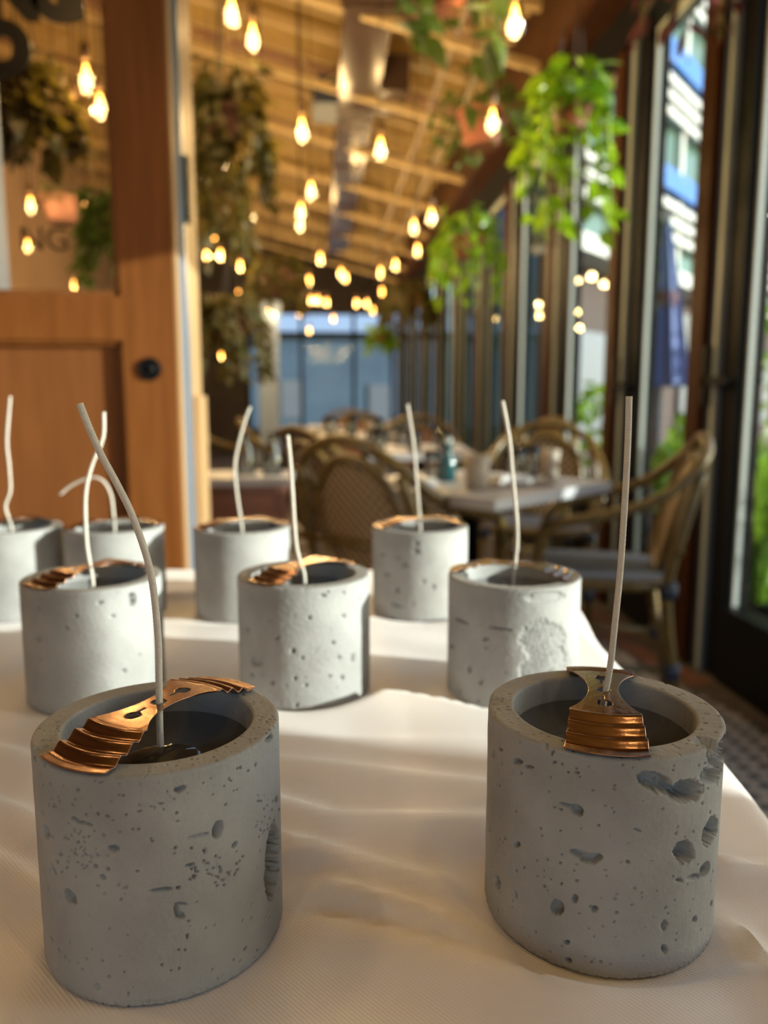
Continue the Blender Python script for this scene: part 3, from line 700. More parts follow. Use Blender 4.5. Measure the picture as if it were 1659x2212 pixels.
# ================================================================== PENDANT BULBS
BZ = 2.15
def make_bulb():
    t = thing('pendant_bulb', 'x', 'bulb')
    MB().lathe([(.0135, -.005), (.016, .004), (.016, .040), (.011, .050), (.004, .056)], 14).build('socket', 'socket', t, smooth=True)
    MB().lathe([(.013, 0), (.014, -.012), (.022, -.035), (.029, -.065), (.030, -.082), (.024, -.104), (.012, -.118), (.0005, -.122)], 18).build('glass_bulb', 'amber_glass', t, smooth=True)
    MB().lathe([(.001, -.018), (.006, -.026), (.0095, -.045), (.0105, -.07), (.0085, -.09), (.001, -.099)], 10).build('filament', 'filament', t, smooth=True)
    return t
bulb0 = make_bulb(); first_bulb = [True]
ld = bpy.data.lights.new('bulb_light', 'POINT'); ld.energy = BULB_W; ld.color = (1.0, .76, .42); ld.shadow_soft_size = .03
ld2 = ld.copy(); ld2.energy = 5.0
def bulb(p, label, group='hanging filament bulbs'):
    if first_bulb[0]: t = bulb0; first_bulb[0] = False
    else: t = copy_tree(bulb0)
    t.location = p; t['label'] = label; t['group'] = group
    top = (2.93 if .14 < p.x < .42 and 2.9 < p.y < 11.3 else ceil_z(p.x) + .265) - p.z
    MB().tube([(0, 0, .05), (0, 0, top)], .003, 5).build('cord', 'cord', t)
    lo = bpy.data.objects.new('bulb_light', ld2 if group.startswith('bulbs over') else ld); COL.objects.link(lo); lo.parent = t; lo.location = (0, 0, -.06)
def bulb_px(px, py, label, z=BZ, group='hanging filament bulbs'):
    p = atz(px, py, z - .06); p.z = z; bulb(p, label, group)
NEAR = [(500, 20, 'brightest bulb at the top edge, left of the pair near the door jamb'), (546, 76, 'right hand lower bulb of the near pair beside the door jamb'),
    (1112, 40, 'single bulb hanging among leaves at the top right'), (1064, 258, 'bulb hanging just below the fern pot beside the lit vines'),
    (652, 278, 'bulb alone in the left middle of the yellow ceiling'), (822, 318, 'bulb hanging right of the brown duct'),
    (480, 342, 'upper bulb in front of the dark hanging plant at left'), (565, 352, 'small bulb at the right fringe of the dark hanging plant'),
    (672, 410, 'bulb above the stacked pair in mid room'), (650, 455, 'upper bulb of the stacked pair in mid room'), (648, 482, 'lower bulb of the stacked pair in mid room'),
    (932, 466, 'bulb beside the end of the timber beam, upper right of the trio'), (894, 489, 'left bulb of the trio beside the timber beam'), (902, 540, 'lowest bulb of the trio beside the timber beam'),
    (462, 505, 'bulb below the dark plant next to the jamb'), (519, 575, 'bulb lower left above the dark shrubs')]
for px, py, lb in NEAR: bulb_px(px, py, lb, 2.42 if py < 80 and px < 600 else BZ)
GLS = [(186, 165, 'highest bulb seen through the door glass'), (216, 226, 'right bulb of the three high in the door glass'), (160, 240, 'lower left bulb of the three high in the door glass'),
    (66, 441, 'bulb seen through the door glass right of the pale post'), (186, 447, 'small orange bulb seen in the middle of the door glass'), (60, 530, 'bulb low in the door glass beside the thin ghost letters'), (160, 615, 'lowest bulb seen at the bottom of the door glass')]
for px, py, lb in GLS: bulb_px(px, py, lb)
FARB = [(692, 558, 'far bulb standing alone above the middle cluster'), (737, 590, 'upper left bulb of the touching far pair right of centre'), (747, 600, 'lower right bulb of the touching far pair right of centre'),
    (668, 606, 'far bulb left below the lone centre bulb'), (854, 572, 'upper right bulb of the far group under the timber beam'), (822, 588, 'middle bulb of the far group under the timber beam'), (825, 630, 'lowest bulb of the far group under the timber beam'),
    (672, 648, 'left bulb of the tight row of three far bulbs'), (687, 648, 'middle bulb of the tight row of three far bulbs'), (706, 653, 'right bulb of the tight row of three far bulbs'),
    (770, 655, 'left bulb of the far trio above the blue window'), (792, 656, 'middle bulb of the far trio above the blue window'), (806, 671, 'right lowest bulb of the far trio above the blue window'),
    (720, 688, 'far bulb just above the roof strip in the far window'), (646, 677, 'far bulb between the low pair and the tight row'), (580, 668, 'left bulb of the low far pair before dark leaves'), (592, 678, 'right bulb of the low far pair before dark leaves'),
    (668, 714, 'low far bulb hanging against the blue window'), (544, 704, 'dim orange far bulb left above the pale column'), (478, 768, 'lowest orange bulb beside the door jamb'), (540, 464, 'dim orange bulb right of the dark jamb plant'),
    (446, 549, 'leftmost dim bulb touching the door jamb'), (476, 551, 'dim round bulb second from the door jamb'), (515, 636, 'dim orange bulb among the low dark leaves')]
for px, py, lb in FARB:
    bulb_px(px, py, lb, BZ if py < 690 else (2.0 if py < 750 else 1.55), 'far cluster of bulbs')
OUT_L = ('behind the camera to the left', 'behind the camera to the right', 'over the left end of the cloth', 'over the right edge of the cloth', 'farthest behind the camera')
for i, (x, y) in enumerate(((-.55, -.9), (.50, -.35), (-.75, .45))):
    bulb(Vector((x, y, 2.3)), 'bulb outside the picture ' + OUT_L[i], 'bulbs over the candle table')

# ================================================================== DUCT
du = thing('air_duct', 'long brown metal air duct under the ceiling', 'duct', (.28, 3.0, 3.0))
for k in range(6):
    y0 = 2.9 + k * 1.4
    MB().box((.15, y0, 2.93), (.41, y0 + 1.38, 3.17)).build('duct_section', 'duct', du, world=True)
    MB().box((.135, y0 + 1.37, 2.915), (.425, y0 + 1.41, 3.185)).build('duct_flange', 'duct', du, world=True)
MB().box((.41, 5.3, 2.90), (.60, 5.75, 3.12)).build('side_outlet', 'duct', du, world=True)
MB().box((-.02, 5.6, 2.92), (.15, 6.0, 3.1)).build('side_outlet', 'metal_grey', du, world=True)

# ================================================================== HANGING PLANTS
def leaf_mesh(name, m, heart=True, L=.09, w=.07):
    n = 7; vs_ = []; fs = []
    for i in range(n):
        t = i / (n - 1)
        hw = w * .5 * (math.sin(math.pi * min(1, t * .93 + .10)) ** .75) * (1.18 - .6 * t) if heart else w * .5 * math.sin(math.pi * (t * .96 + .02))
        y_ = L * t; zc = -.35 * L * t * t
        vs_ += [(-hw, y_ - (.10 * L if heart and i == 0 else 0), zc + hw * .22), (0, y_, zc), (hw, y_ - (.10 * L if heart and i == 0 else 0), zc + hw * .22)]
    for i in range(n - 1):
        for k in range(2): fs.append((i * 3 + k, i * 3 + k + 1, i * 3 + k + 4, i * 3 + k + 3))
    me = bpy.data.meshes.new(name); me.from_pydata(vs_, [], fs); me.materials.append(M[m])
    me.polygons.foreach_set('use_smooth', [True] * len(me.polygons)); return me
LEAF = {m: leaf_mesh('leaf', m) for m in ('leaf_lit', 'leaf_dark', 'leaf_brown', 'leaf_garden')}
LEAF['leaf_purple'] = leaf_mesh('leaf', 'leaf_purple', False, .09, .035)
def pot_at(t, r, h, m='terracotta'):
    MB().lathe([(r * .68, 0), (r * .97, h * .8), (r * 1.08, h * .8), (r * 1.1, h), (r * .98, h), (r * .95, h * .86), (.001, h * .86)], 22).build('pot', m, t, smooth=False)
    MB().lathe([(r * .95, h * .87), (.001, h * .9)], 18).build('soil', 'soil', t)
def plant(name, label, px, py, Y, vines, vlen, spread, m, size, individual, pot_r=.11, per=11, group=None, seed=1, upfill=0, fern=False):
    g = random.Random(seed); p = atY(px, py, Y)
    t = thing(name, label, 'plant', p, 0, group)
    pot_at(t, pot_r, pot_r * 1.35, 'pot_brown' if m == 'leaf_brown' else 'terracotta'); top = ceil_z(p.x) + .235 - p.z
    ph_ = pot_r * 1.35
    for k in range(3):
        a_ = k * 2.094 + .4
        MB().tube([(pot_r * 1.05 * math.cos(a_), pot_r * 1.05 * math.sin(a_), ph_), (0, 0, min(top, ph_ + .5))], .0025, 4).build('hanger', 'cord', t)
    MB().tube([(0, 0, min(top, ph_ + .5) - .01), (0, 0, top)], .003, 4).build('hanger', 'cord', t)
    stems = MB(); fol = MB(); spots = []
    for v in range(vines):
        a_ = g.uniform(0, 6.28); rad = pot_r * g.uniform(.7, 1.0) ; out = spread * g.uniform(.5, 1.0); ln = vlen * g.uniform(.35, 1.0)
        h0 = ph_ + g.uniform(.02, .10)
        pts = [(rad * .5 * math.cos(a_), rad * .5 * math.sin(a_), ph_), ((pot_r + out * .35) * math.cos(a_), (pot_r + out * .35) * math.sin(a_), h0),
               ((pot_r + out * .8) * math.cos(a_), (pot_r + out * .8) * math.sin(a_), ph_ - ln * .25), ((pot_r + out * .95) * math.cos(a_ + .2), (pot_r + out * .95) * math.sin(a_ + .2), ph_ - ln * .6),
               ((pot_r + out) * math.cos(a_ + .3), (pot_r + out) * math.sin(a_ + .3), ph_ - ln)]
        C_ = bez(pts, 16); stems.tube(C_, .0028, 4)
        for k in range(per):
            q = C_[min(len(C_) - 1, 1 + int((len(C_) - 1) * (k + g.random()) / per))]
            spots.append((q, a_ + g.uniform(-1.5, 1.5)))
    for k in range(upfill):
        a_ = g.uniform(0, 6.28); rr_ = g.uniform(0, 1) ** .5 * (pot_r + spread * .6); spots.append((Vector((rr_ * math.cos(a_), rr_ * math.sin(a_), ph_ + g.uniform(-.02, .16))), a_))
    stems.build('vine', 'stem', t)
    for i, (q, a_) in enumerate(spots):
        s = size * g.uniform(.6, 1.15) / .09
        rot = (g.uniform(-1.5, .3), g.uniform(-.8, .8), a_ - math.pi / 2)
        if individual and i < 290:
            o = bpy.data.objects.new('leaf', LEAF[m]); COL.objects.link(o); o.parent = t; o.location = q; o.rotation_euler = rot; o.scale = (s, s, s)
        else:
            mm = Matrix.LocRotScale(q, Matrix.Identity(3).to_euler().__class__(rot), (s, s, s)); me = LEAF[m]
            fol.add([mm @ vv_.co for vv_ in me.vertices], [tuple(pp.vertices) for pp in me.polygons])
    if fol.v: finish(fol.build('foliage', m, t, smooth=True), kind='stuff')
    return t
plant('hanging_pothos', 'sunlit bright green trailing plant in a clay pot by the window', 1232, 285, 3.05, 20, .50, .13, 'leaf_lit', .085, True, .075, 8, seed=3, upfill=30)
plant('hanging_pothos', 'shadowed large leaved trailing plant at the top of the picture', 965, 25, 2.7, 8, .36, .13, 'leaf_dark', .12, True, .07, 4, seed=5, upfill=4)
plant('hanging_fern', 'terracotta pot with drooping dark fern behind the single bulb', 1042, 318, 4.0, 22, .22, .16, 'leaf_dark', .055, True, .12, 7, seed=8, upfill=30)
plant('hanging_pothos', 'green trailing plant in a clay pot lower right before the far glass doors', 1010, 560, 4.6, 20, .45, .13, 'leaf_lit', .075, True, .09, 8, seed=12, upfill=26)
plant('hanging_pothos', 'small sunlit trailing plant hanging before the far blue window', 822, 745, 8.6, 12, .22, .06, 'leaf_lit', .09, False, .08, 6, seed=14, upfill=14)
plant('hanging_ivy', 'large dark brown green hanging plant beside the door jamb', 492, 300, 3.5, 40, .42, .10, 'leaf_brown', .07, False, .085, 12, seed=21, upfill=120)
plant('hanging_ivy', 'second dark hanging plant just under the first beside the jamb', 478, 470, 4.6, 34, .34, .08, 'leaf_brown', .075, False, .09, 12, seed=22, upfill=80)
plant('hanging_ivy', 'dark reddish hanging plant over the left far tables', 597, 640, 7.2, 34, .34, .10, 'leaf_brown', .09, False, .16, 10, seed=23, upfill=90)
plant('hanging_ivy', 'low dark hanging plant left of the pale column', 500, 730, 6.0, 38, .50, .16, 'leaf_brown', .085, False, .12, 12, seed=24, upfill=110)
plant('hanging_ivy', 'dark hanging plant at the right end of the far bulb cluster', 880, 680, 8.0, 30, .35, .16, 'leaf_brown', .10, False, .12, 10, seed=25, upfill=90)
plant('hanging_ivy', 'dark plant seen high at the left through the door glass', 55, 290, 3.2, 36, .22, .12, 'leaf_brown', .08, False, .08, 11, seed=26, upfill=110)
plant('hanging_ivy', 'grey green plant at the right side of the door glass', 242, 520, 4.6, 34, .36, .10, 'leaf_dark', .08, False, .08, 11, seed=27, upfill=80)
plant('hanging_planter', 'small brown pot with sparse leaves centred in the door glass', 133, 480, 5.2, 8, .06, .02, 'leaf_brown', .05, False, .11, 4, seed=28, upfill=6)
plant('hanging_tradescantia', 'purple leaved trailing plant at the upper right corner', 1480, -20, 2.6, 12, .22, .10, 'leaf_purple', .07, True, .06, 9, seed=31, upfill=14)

# ================================================================== CHAIRS
def superell(w, d, n=32, p=3.2):
    return [(w * abs(math.cos(t)) ** (2 / p) * (1 if math.cos(t) >= 0 else -1), d * abs(math.sin(t)) ** (2 / p) * (1 if math.sin(t) >= 0 else -1)) for t in [2 * math.pi * k / n for k in range(n)]]
def back_pt(x, z):                       # leaning, slightly wrapped backrest surface
    return Vector((x, -.19 - (z - .46) * .24 + .7 * x * x, z))
def make_chair(weave_m):
    t = thing('rattan_chair', 'x', 'chair')
    out = superell(.215, .205)
    MB().prism(out, .022, at=(0, 0, .432)).build('seat', 'weave_seat', t, uv=lambda c: (c.x + .5, c.y + .5))
    MB().tube([(x * 1.02, y_ * 1.02, .440) for x, y_ in out], .016, 8, closed=True).build('seat_rim', 'rattan', t, smooth=True)
    ov = [(.150 * math.cos(a_), .620 + .170 * math.sin(a_)) for a_ in [2 * math.pi * k / 36 for k in range(36)]]
    mb = MB(); c0 = [back_pt(x, z) for x, z in ov]; mid = back_pt(0, .62)
    rings = []
    for f_ in (1, .66, .33):
        rings.append([back_pt(x * f_, .62 + (z - .62) * f_) for x, z in ov])
    for off in (.004, -.004):
        vs_ = [v + Vector((0, off, 0)) for rg in rings for v in rg] + [mid + Vector((0, off, 0))]
        fs = [(r_ * 36 + k, r_ * 36 + (k + 1) % 36, (r_ + 1) * 36 + (k + 1) % 36, (r_ + 1) * 36 + k) for r_ in range(2) for k in range(36)] + [(72 + k, 72 + (k + 1) % 36, 108) for k in range(36)]
        if off < 0: fs = [tuple(reversed(q)) for q in fs]
        mb.add(vs_, fs)
    mb.build('woven_back', weave_m, t, smooth=True, uv=lambda c: (c.x + .5, c.z))
    MB().tube(c0, .016, 8, closed=True).build('back_frame', 'rattan', t, smooth=True)
    hoop = [(-.215, .175, .45), (-.245, .13, .60), (-.250, .0, .635), (-.235, -.16, .69), (-.165, -.272, .79), (0, -.292, .845), (.165, -.272, .79), (.235, -.16, .69), (.250, 0, .635), (.245, .13, .59), (.215, .175, .45)]
    MB().tube(bez(hoop, 50), .0165, 8).build('arm_hoop', 'rattan', t, smooth=True)
    MB().tube([(-.235, -.215, .545), (0, -.222, .545), (.235, -.215, .545)], .013, 8).build('back_rail', 'rattan', t, smooth=True)
    for sx in (-1, 1):
        MB().tube([(sx * .205, .195, 0), (sx * .205, .180, .25), (sx * .212, .175, .46)], .0165, 8).build('leg', 'rattan', t, smooth=True)
        MB().tube(bez([(sx * .20, -.255, 0), (sx * .195, -.20, .30), (sx * .205, -.19, .46), (sx * .215, -.225, .62), (sx * .19, -.262, .755)], 14), .0165, 8).build('leg', 'rattan', t, smooth=True)
        MB().tube([(sx * .205, .185, .20), (sx * .197, -.215, .20)], .011, 6).build('stretcher', 'rattan', t, smooth=True)
        for (yy, zz) in ((.183, .20), (-.213, .20), (.176, .43), (-.195, .43)):
            MB().lathe([(.021, -.022), (.023, 0), (.021, .022)], 10, at=(sx * .203, yy, zz)).build('binding', 'binding', t, smooth=True)
    MB().tube([(-.203, .19, .27), (.203, .19, .27)], .011, 6).build('stretcher', 'rattan', t, smooth=True)
    MB().tube([(-.197, -.205, .27), (.197, -.205, .27)], .011, 6).build('stretcher', 'rattan', t, smooth=True)
    return t
proto = {'b': make_chair('weave_back'), 'r': make_chair('weave_red')}; used = set()
def chair(x, y, deg, label, kind='b'):
    if kind in used: t = copy_tree(proto[kind])
    else: t = proto[kind]; used.add(kind)
    t.location = (x, y, 0); t.rotation_euler = (0, 0, R(deg)); t['label'] = label; t['group'] = 'rattan bistro chairs'
    return t
chair(.265, 2.32, -46, 'olive rattan armchair with its woven back towards the candles')
chair(.13, 3.05, -50, 'rattan armchair half hidden behind the nearest woven back')
chair(.83, 2.28, 72, 'rattan armchair standing sideways against the glass doors at right')
chair(.90, 3.12, 160, 'rattan armchair with brown woven back behind the laid table')
chair(1.02, 4.05, 120, 'rattan armchair partly hidden left of the brown backed one')
chair(.60, 4.57, 178, 'rattan chair with reddish weave facing us in mid room', 'r')
chair(-.12, 4.15, -80, 'rattan chair showing only its reddish top over the pair at left', 'r')
chair(.30, 6.15, 175, 'far rattan chair at the end of the second laid table', 'r')
chair(.25, 7.6, 178, 'farthest rattan chair below the blue window', 'r')
chair(-.95, 4.4, 60, 'dark rattan chair deep in the shade left of the pale column')
chair(-.75, 5.2, -120, 'second shaded chair at the far left table')

# ================================================================== TABLES AND TABLEWARE
def dining_table(name, label, corners, z, m='table_stone', th=.03):
    c = sum((Vector(q) for q in corners), Vector((0, 0))) / 4
    t = thing(name, label, 'table', (c.x, c.y, 0), 0, 'dining tables')
    MB().prism([(q[0] - c.x, q[1] - c.y) for q in corners], th, at=(0, 0, z - th)).build('tabletop', m, t)
    MB().lathe([(.035, .02), (.03, .1), (.03, z - th - .02), (.09, z - th)], 14).build('pedestal', 'metal_black', t, smooth=True)
    for k in range(4):
        a_ = k * math.pi / 2 + .4
        MB().tube([(.02 * math.cos(a_), .02 * math.sin(a_), .10), (.28 * math.cos(a_), .28 * math.sin(a_), .012)], .014, 6).build('foot', 'metal_black', t)
    return t
T1 = .70
c0 = Vector((.44, 1.93)); e1 = Vector((.74, .67)); e2 = Vector((-.67, .74))
dining_table('dining_table', 'pale stone dining table laid with cups beside the nearest chair', [tuple(c0), tuple(c0 + e1 * .62), tuple(c0 + e1 * .62 + e2 * .62), tuple(c0 + e2 * .62)], T1)
dining_table('dining_table', 'second laid table in mid room behind the near one', [(.22, 3.50), (.70, 3.46), (.76, 4.20), (.26, 4.26)], .71)
dining_table('dining_table', 'third table crowded with glasses farther down the room', [(.0, 4.9), (.62, 4.9), (.62, 5.65), (.0, 5.65)], .72)
dining_table('dining_table', 'farthest small table in front of the blue window', [(-.1, 6.5), (.6, 6.5), (.6, 7.1), (-.1, 7.1)], .72)
def on(px, py, z): p = atz(px, py, z); return Vector((p.x, p.y, z))
def tumbler(p, label, r=.034, h=.085, m='cup_stone'):
    t = thing('cup', label, 'cup', p, 0, 'stoneware cups')
    MB().lathe([(r * .8, 0), (r, h), (r * .92, h), (r * .74, .006), (.001, .006)], 20).build('cup_wall', m, t, smooth=True); return t
def wineglass(p, label, s=1.0, group='drinking glasses'):
    t = thing('water_glass', label, 'glass', p, 0, group)
    MB().lathe([(.026 * s, 0), (.030 * s, .05 * s), (.034 * s, .10 * s), (.0325 * s, .10 * s), (.028 * s, .05 * s), (.024 * s, .006), (.001, .006)], 18).build('glass_wall', 'clear', t, smooth=True)
    MB().lathe([(.0235 * s, .0065), (.0275 * s, .045 * s), (.001, .045 * s)], 16).build('water', 'clear', t, smooth=True); return t
def plate(p, label, r=.10, m='plate'):
    t = finish(MB().lathe([(r * .6, 0), (r, .012), (r * .98, .015), (r * .6, .005), (.001, .005)], 30).build('plate', m, smooth=True), label, 'plate', 'plates on the tables'); t.location = p; return t
tumbler(on(1030, 1058, T1), 'taller grey brown cup at the near corner of the laid table', .038, .098)
tumbler(on(1190, 1036, T1), 'grey brown cup near the right corner of the laid table', .026, .095)
b = thing('water_bottle', 'teal glass bottle left of the grey brown cup', 'bottle', on(967, 1040, T1))
MB().lathe([(.024, 0), (.025, .06), (.014, .085), (.011, .115), (.0125, .117), (.012, .124), (.001, .124)], 18).build('bottle_body', 'teal_glass', b, smooth=True)
MB().lathe([(.0135, .118), (.0135, .132), (.001, .133)], 14).build('bottle_cap', 'metal_pale', b, smooth=True)
wineglass(on(1110, 1040, T1), 'clear water glass behind the dark slate on the near table')
wineglass(on(1142, 1030, T1), 'clear water glass nearest the brown cup on the near table')
wineglass(on(935, 1036, T1), 'clear water glass left of the teal bottle', .9)
s = finish(MB().box((-.11, -.06, 0), (.11, .06, .008)).build('slate_board', 'slate'), 'dark slate board lying on the near laid table', 'board'); s.location = on(1120, 1050, T1); s.rotation_euler = (0, 0, .2)
nb_ = thing('napkin', 'folded white napkin lying on the slate board', 'napkin', on(1105, 1046, T1) + Vector((0, 0, .008)), .3)
for k in range(3): MB().box((-.055 + k * .006, -.028, k * .007), (.055 - k * .004, .028 - k * .003, k * .007 + .006)).build('napkin_fold', 'napkin', nb_)
plate(on(890, 1046, T1), 'white plate on the left side of the near laid table', .075)
g_ = random.Random(4)
for k in range(9):
    x, y_ = .28 + .16 * (k % 3) + g_.uniform(-.02, .02), 3.60 + .22 * (k // 3) + g_.uniform(-.04, .04)
    wineglass(Vector((x, y_, .71)), 'water glass standing on the second laid table', .95, 'glasses on the second table')
for k in range(12):
    x, y_ = .06 + .155 * (k % 4) + g_.uniform(-.02, .02), 4.98 + .24 * (k // 4) + g_.uniform(-.03, .03)
    wineglass(Vector((x, y_, .72)), 'glass standing on the crowded third table', 1.1, 'glasses on the third table')
for k in range(4): tumbler(Vector((.14 + .13 * k, 5.05 + .1 * (k % 2), .72)) + Vector((-.065, .11, 0)), ('leftmost', 'second', 'third', 'rightmost')[k] + ' small pale cup on the crowded third table', .03, .08)
# reddish cabinet with a pale top on the left and a carafe
cb = thing('sideboard', 'reddish wooden sideboard with pale top left of the woven chairs', 'sideboard', (-.32, 2.56, 0))
MB().box((-.72, 2.44, .04), (-.11, 2.68, .685)).build('body', 'wood_red', cb, world=True)
MB().box((-.74, 2.42, .685), (-.09, 2.70, .71)).build('top', 'table_stone', cb, world=True)
MB().box((-.70, 2.46, 0), (-.14, 2.66, .04)).build('plinth', 'wood_dark', cb, world=True)
for x0, x1 in ((-.70, -.425), (-.415, -.14)):
    d_ = MB().box((x0, 2.425, .07), (x1, 2.44, .66)).build('cabinet_door', 'wood_red', cb, world=True)
    MB().lathe([(.008, 0), (.011, .012), (.001, .016)], 10, at=((x1 - .03) if x0 < -.5 else (x0 + .03), 2.425, .40), ax=rotm(rx=R(90))).build('knob', 'metal_black', d_, world=True, smooth=True)
for px, nm in ((588, 'clear glass carafe in front of the pale column'), (530, 'second clear carafe left of the first on the sideboard')):
    p = Vector((atY(px, 1000, 2.56).x, 2.56, .71)); t = thing('carafe', nm, 'carafe', p, 0, 'carafes on the sideboard')
    MB().lathe([(.030, 0), (.036, .03), (.030, .07), (.016, .10), (.016, .125), (.021, .135), (.019, .135), (.0145, .12), (.0145, .10), (.028, .068), (.033, .03), (.027, .005), (.001, .005)], 20).build('carafe_body', 'clear', t, smooth=True)
    MB().lathe([(.0265, .0055), (.0325, .03), (.0278, .066), (.001, .066)], 18).build('water', 'clear', t, smooth=True)

# ================================================================== OUTDOORS
finish(MB().box((1.62, -8, -.12), (40, 40, -.02)).build('ground_patio', 'patio'), 'sunlit paved patio outside the glass doors', 'patio', kind='structure')
finish(MB().box((-20, 15.2, -.12), (1.62, 40, -.02)).build('ground_yard', 'patio'), 'paved yard behind the far window', 'yard', kind='structure')
fd = Vector((math.sin(R(42)), math.cos(R(42)), 0)); fn = Vector((fd.y, -fd.x, 0)); FO = Vector((1.78, 5.6, 0))
wb_ = thing('white_building', 'white balconied building with blue awnings seen through the glass doors', 'building', FO)
def fac(u0, u1, z0, z1, o0, o1, m, name, parent=wb_):
    mb = MB(); v = []
    for o_ in (o0, o1):
        for u_, z_ in ((u0, z0), (u1, z0), (u1, z1), (u0, z1)): v.append(FO + fd * u_ + fn * o_ + Vector((0, 0, z_)))
    mb.add(v, [(0, 3, 2, 1), (4, 5, 6, 7), (0, 1, 5, 4), (1, 2, 6, 5), (2, 3, 7, 6), (3, 0, 4, 7)]); return mb.build(name, m, parent, world=True)
fac(0, 9, 2.05, 8.0, -.3, -.02, 'window_green', 'wall')
for zc in (2.35, 3.35, 4.35, 5.35):
    for k in range(3): fac(0, 9, zc + k * .13, zc + k * .13 + .07, .02, .08, 'paint_white', 'balcony_slat')
    fac(.9, 8.5, zc + .40, zc + .58, -.02, .10, 'awning_blue', 'awning')
for u_ in np.arange(0.0, 9, .75): fac(u_, u_ + .09, 2.05, 8.0, -.02, .03, 'paint_white', 'pilaster')
fac(0, 9, 2.0, 2.12, -.3, .08, 'paint_white', 'cornice')
fac(.1, 9, -.05, 2.0, -.30, -.24, 'brown_facade', 'ground_floor')
for u_ in np.arange(.7, 8, 1.3): fac(u_, u_ + .5, .6, 1.5, -.24, -.20, 'pane_grey', 'shop_window')
bw = thing('blue_house', 'facade coloured with blue skylight beyond the middle glass doors', 'house', (2.4, 9.5, 0))
MB().box((1.62, 9.3, -.05), (3.4, 9.8, 6.0)).build('wall', 'skylight_blue', bw, world=True)
MB().box((2.75, 9.27, .0), (3.2, 9.30, 2.1)).build('door', 'navy', bw, world=True)
MB().box((1.62, 9.25, 5.2), (3.45, 9.3, 5.35)).build('cornice', 'paint_white', bw, world=True)
fw = thing('blue_annexe', 'blue grey annexe with pale roof strip outside the far window', 'building', (0, 19, 0))
MB().box((-3.0, 19, -.05), (4.0, 19.5, 2.45)).build('wall', 'annexe_blue', fw, world=True)
MB().box((-3.2, 18.8, 2.45), (4.2, 19.6, 2.52)).build('roof_edge', 'metal_black', fw, world=True)
MB().box((-3.2, 19.2, 2.52), (4.2, 22, 3.2)).build('roof', 'paint_column', fw, world=True)
for x, z in ((-.9, .5), (1.2, .4)): MB().box((x, 18.96, z), (x + .5, 19.0, z + .9)).build('window', 'pane_grey', fw, world=True)
# closed parasol
up = atY(1425, 800, 4.6); um = thing('closed_parasol', 'closed navy parasol on the patio behind the glass', 'parasol', (up.x, up.y, -.02))
zt = atY(1408, 480, 4.6).z; zb_ = atY(1430, 835, 4.6).z
vs_ = []; fs = []; n = 24
for i in range(7):
    t_ = i / 6; rr_ = .02 + .135 * t_ ** .9; z_ = zt + (zb_ - zt) * t_
    for k in range(n):
        a_ = 2 * math.pi * k / n; r2 = rr_ * (1 + .22 * math.cos(8 * a_)); vs_.append((r2 * math.cos(a_), r2 * math.sin(a_), z_ + .02))
for i in range(6):
    for k in range(n): fs.append((i * n + k, i * n + (k + 1) % n, (i + 1) * n + (k + 1) % n, (i + 1) * n + k))
fs.append(tuple(range(n))); fs.append(tuple(reversed(range(6 * n, 7 * n))))
MB().add(vs_, fs).build('canopy', 'navy', um)
MB().tube([(0, 0, .05), (0, 0, zt + .08)], .02, 10).build('pole', 'metal_grey', um, smooth=True)
MB().lathe([(.24, 0), (.24, .05), (.05, .08)], 20).build('base', 'metal_black', um)
MB().lathe([(.085, 0), (.095, .05), (.085, .1)], 16, at=(0, 0, (zt + zb_) / 2)).build('strap', 'maroon', um)
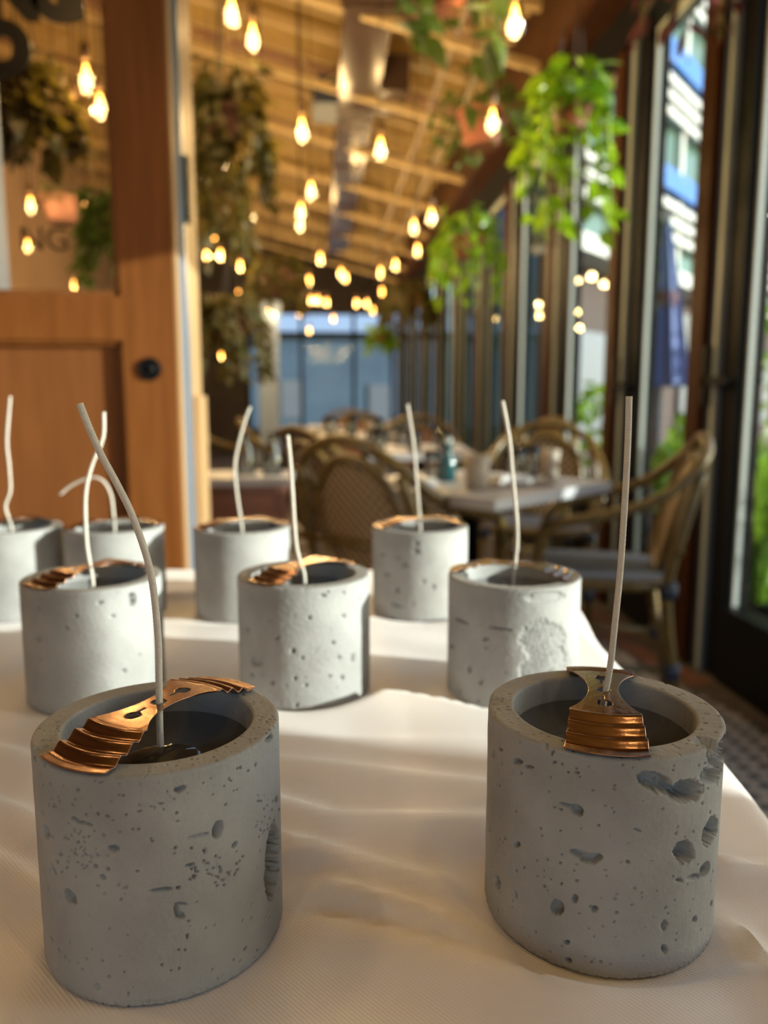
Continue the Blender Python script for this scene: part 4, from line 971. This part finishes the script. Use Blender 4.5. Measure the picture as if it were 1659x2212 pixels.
# planters, shrubs and blades
def shrub(px, py, Y, r, h, n_, label, m='leaf_garden', seed=1, lsize=.09, blades=False):
    g = random.Random(seed); p = atY(px, py, Y); p.z = -.02
    t = thing('garden_shrub', label, 'plant', p, 0, 'patio plants')
    hp = .10 if blades else .30
    MB().lathe([(r * .6, 0), (r * .75, hp), (r * .80, hp), (r * .80, hp + .04), (r * .7, hp + .04), (r * .68, hp), (.001, hp)], 18).build('planter', 'metal_black', t)
    fol = MB()
    if blades:
        for k in range(n_):
            a_ = g.uniform(0, 6.28); ln = h * g.uniform(.6, 1.05); o_ = r * g.uniform(.4, 1.3); w_ = .03
            C_ = [Vector((o_ * q * q * math.cos(a_) + .1 * r * math.cos(a_), o_ * q * q * math.sin(a_) + .1 * r * math.sin(a_), hp + ln * (q - .25 * q * q * q))) for q in [i / 6 for i in range(7)]]
            b_ = Vector((-math.sin(a_), math.cos(a_), 0)); v_ = []
            for i, c_ in enumerate(C_):
                ww = w_ * (1 - (i / 6) ** 2) + .001; v_ += [c_ - b_ * ww, c_ + Vector((0, 0, -.006)), c_ + b_ * ww]
            fol.add(v_, [(i * 3 + q, i * 3 + q + 1, i * 3 + q + 4, i * 3 + q + 3) for i in range(6) for q in range(2)])
    else:
        me = LEAF[m]
        for k in range(n_):
            u_ = g.gauss(0, 1), g.gauss(0, 1), g.gauss(0, 1); nn = math.sqrt(sum(q * q for q in u_)); rad = g.uniform(.6, 1) 
            q = Vector((u_[0] / nn * r * rad, u_[1] / nn * r * rad, .34 + h * .5 + u_[2] / nn * h * .5 * rad))
            mm = Matrix.LocRotScale(q, Matrix.Identity(3).to_euler().__class__((g.uniform(-1.2, .6), g.uniform(-.5, .5), g.uniform(0, 6.28))), (lsize / .09,) * 3)
            fol.add([mm @ vv_.co for vv_ in me.vertices], [tuple(pp.vertices) for pp in me.polygons])
    finish(fol.build('foliage', m, t, smooth=True), kind='stuff'); return t
shrub(1625, 1400, 3.15, .26, .95, 130, 'long bladed green plant right outside the nearest glass door', seed=1, blades=True)
shrub(1800, 1400, 2.55, .24, .85, 120, 'long bladed plant at the right picture edge outside', seed=2, blades=True)
shrub(1475, 1200, 4.2, .22, .45, 220, 'round leafy shrub below the closed parasol', seed=3)
shrub(1520, 1200, 5.3, .28, .7, 260, 'yellow green shrub right of the parasol base', seed=4)
shrub(1285, 1100, 5.6, .30, .8, 220, 'leafy shrub outside the second glass door', seed=5)
shrub(1640, 1100, 4.5, .34, 1.2, 300, 'tall shrub behind the bladed plants outside', seed=6)
lp = atY(1472, 720, 5.6); t = thing('patio_lantern', 'white square lantern lit by the sun beside the parasol', 'lantern', (lp.x, lp.y, -.02))
MB().box((-.09, -.09, lp.z - .14), (.09, .09, lp.z + .14)).build('shade', 'paint_white', t)
MB().tube([(0, 0, 0), (0, 0, lp.z - .13)], .018, 8).build('post', 'metal_black', t)
tp = thing('patio_table', 'dark patio table seen low through the glass door', 'table', (3.4, 4.6, -.02))
MB().box((-.35, -.3, .70), (.35, .3, .73)).build('tabletop', 'metal_grey', tp)
for x in (-.3, .3):
    for y_ in (-.25, .25): MB().box((x - .02, y_ - .02, 0), (x + .02, y_ + .02, .70)).build('leg', 'metal_black', tp)
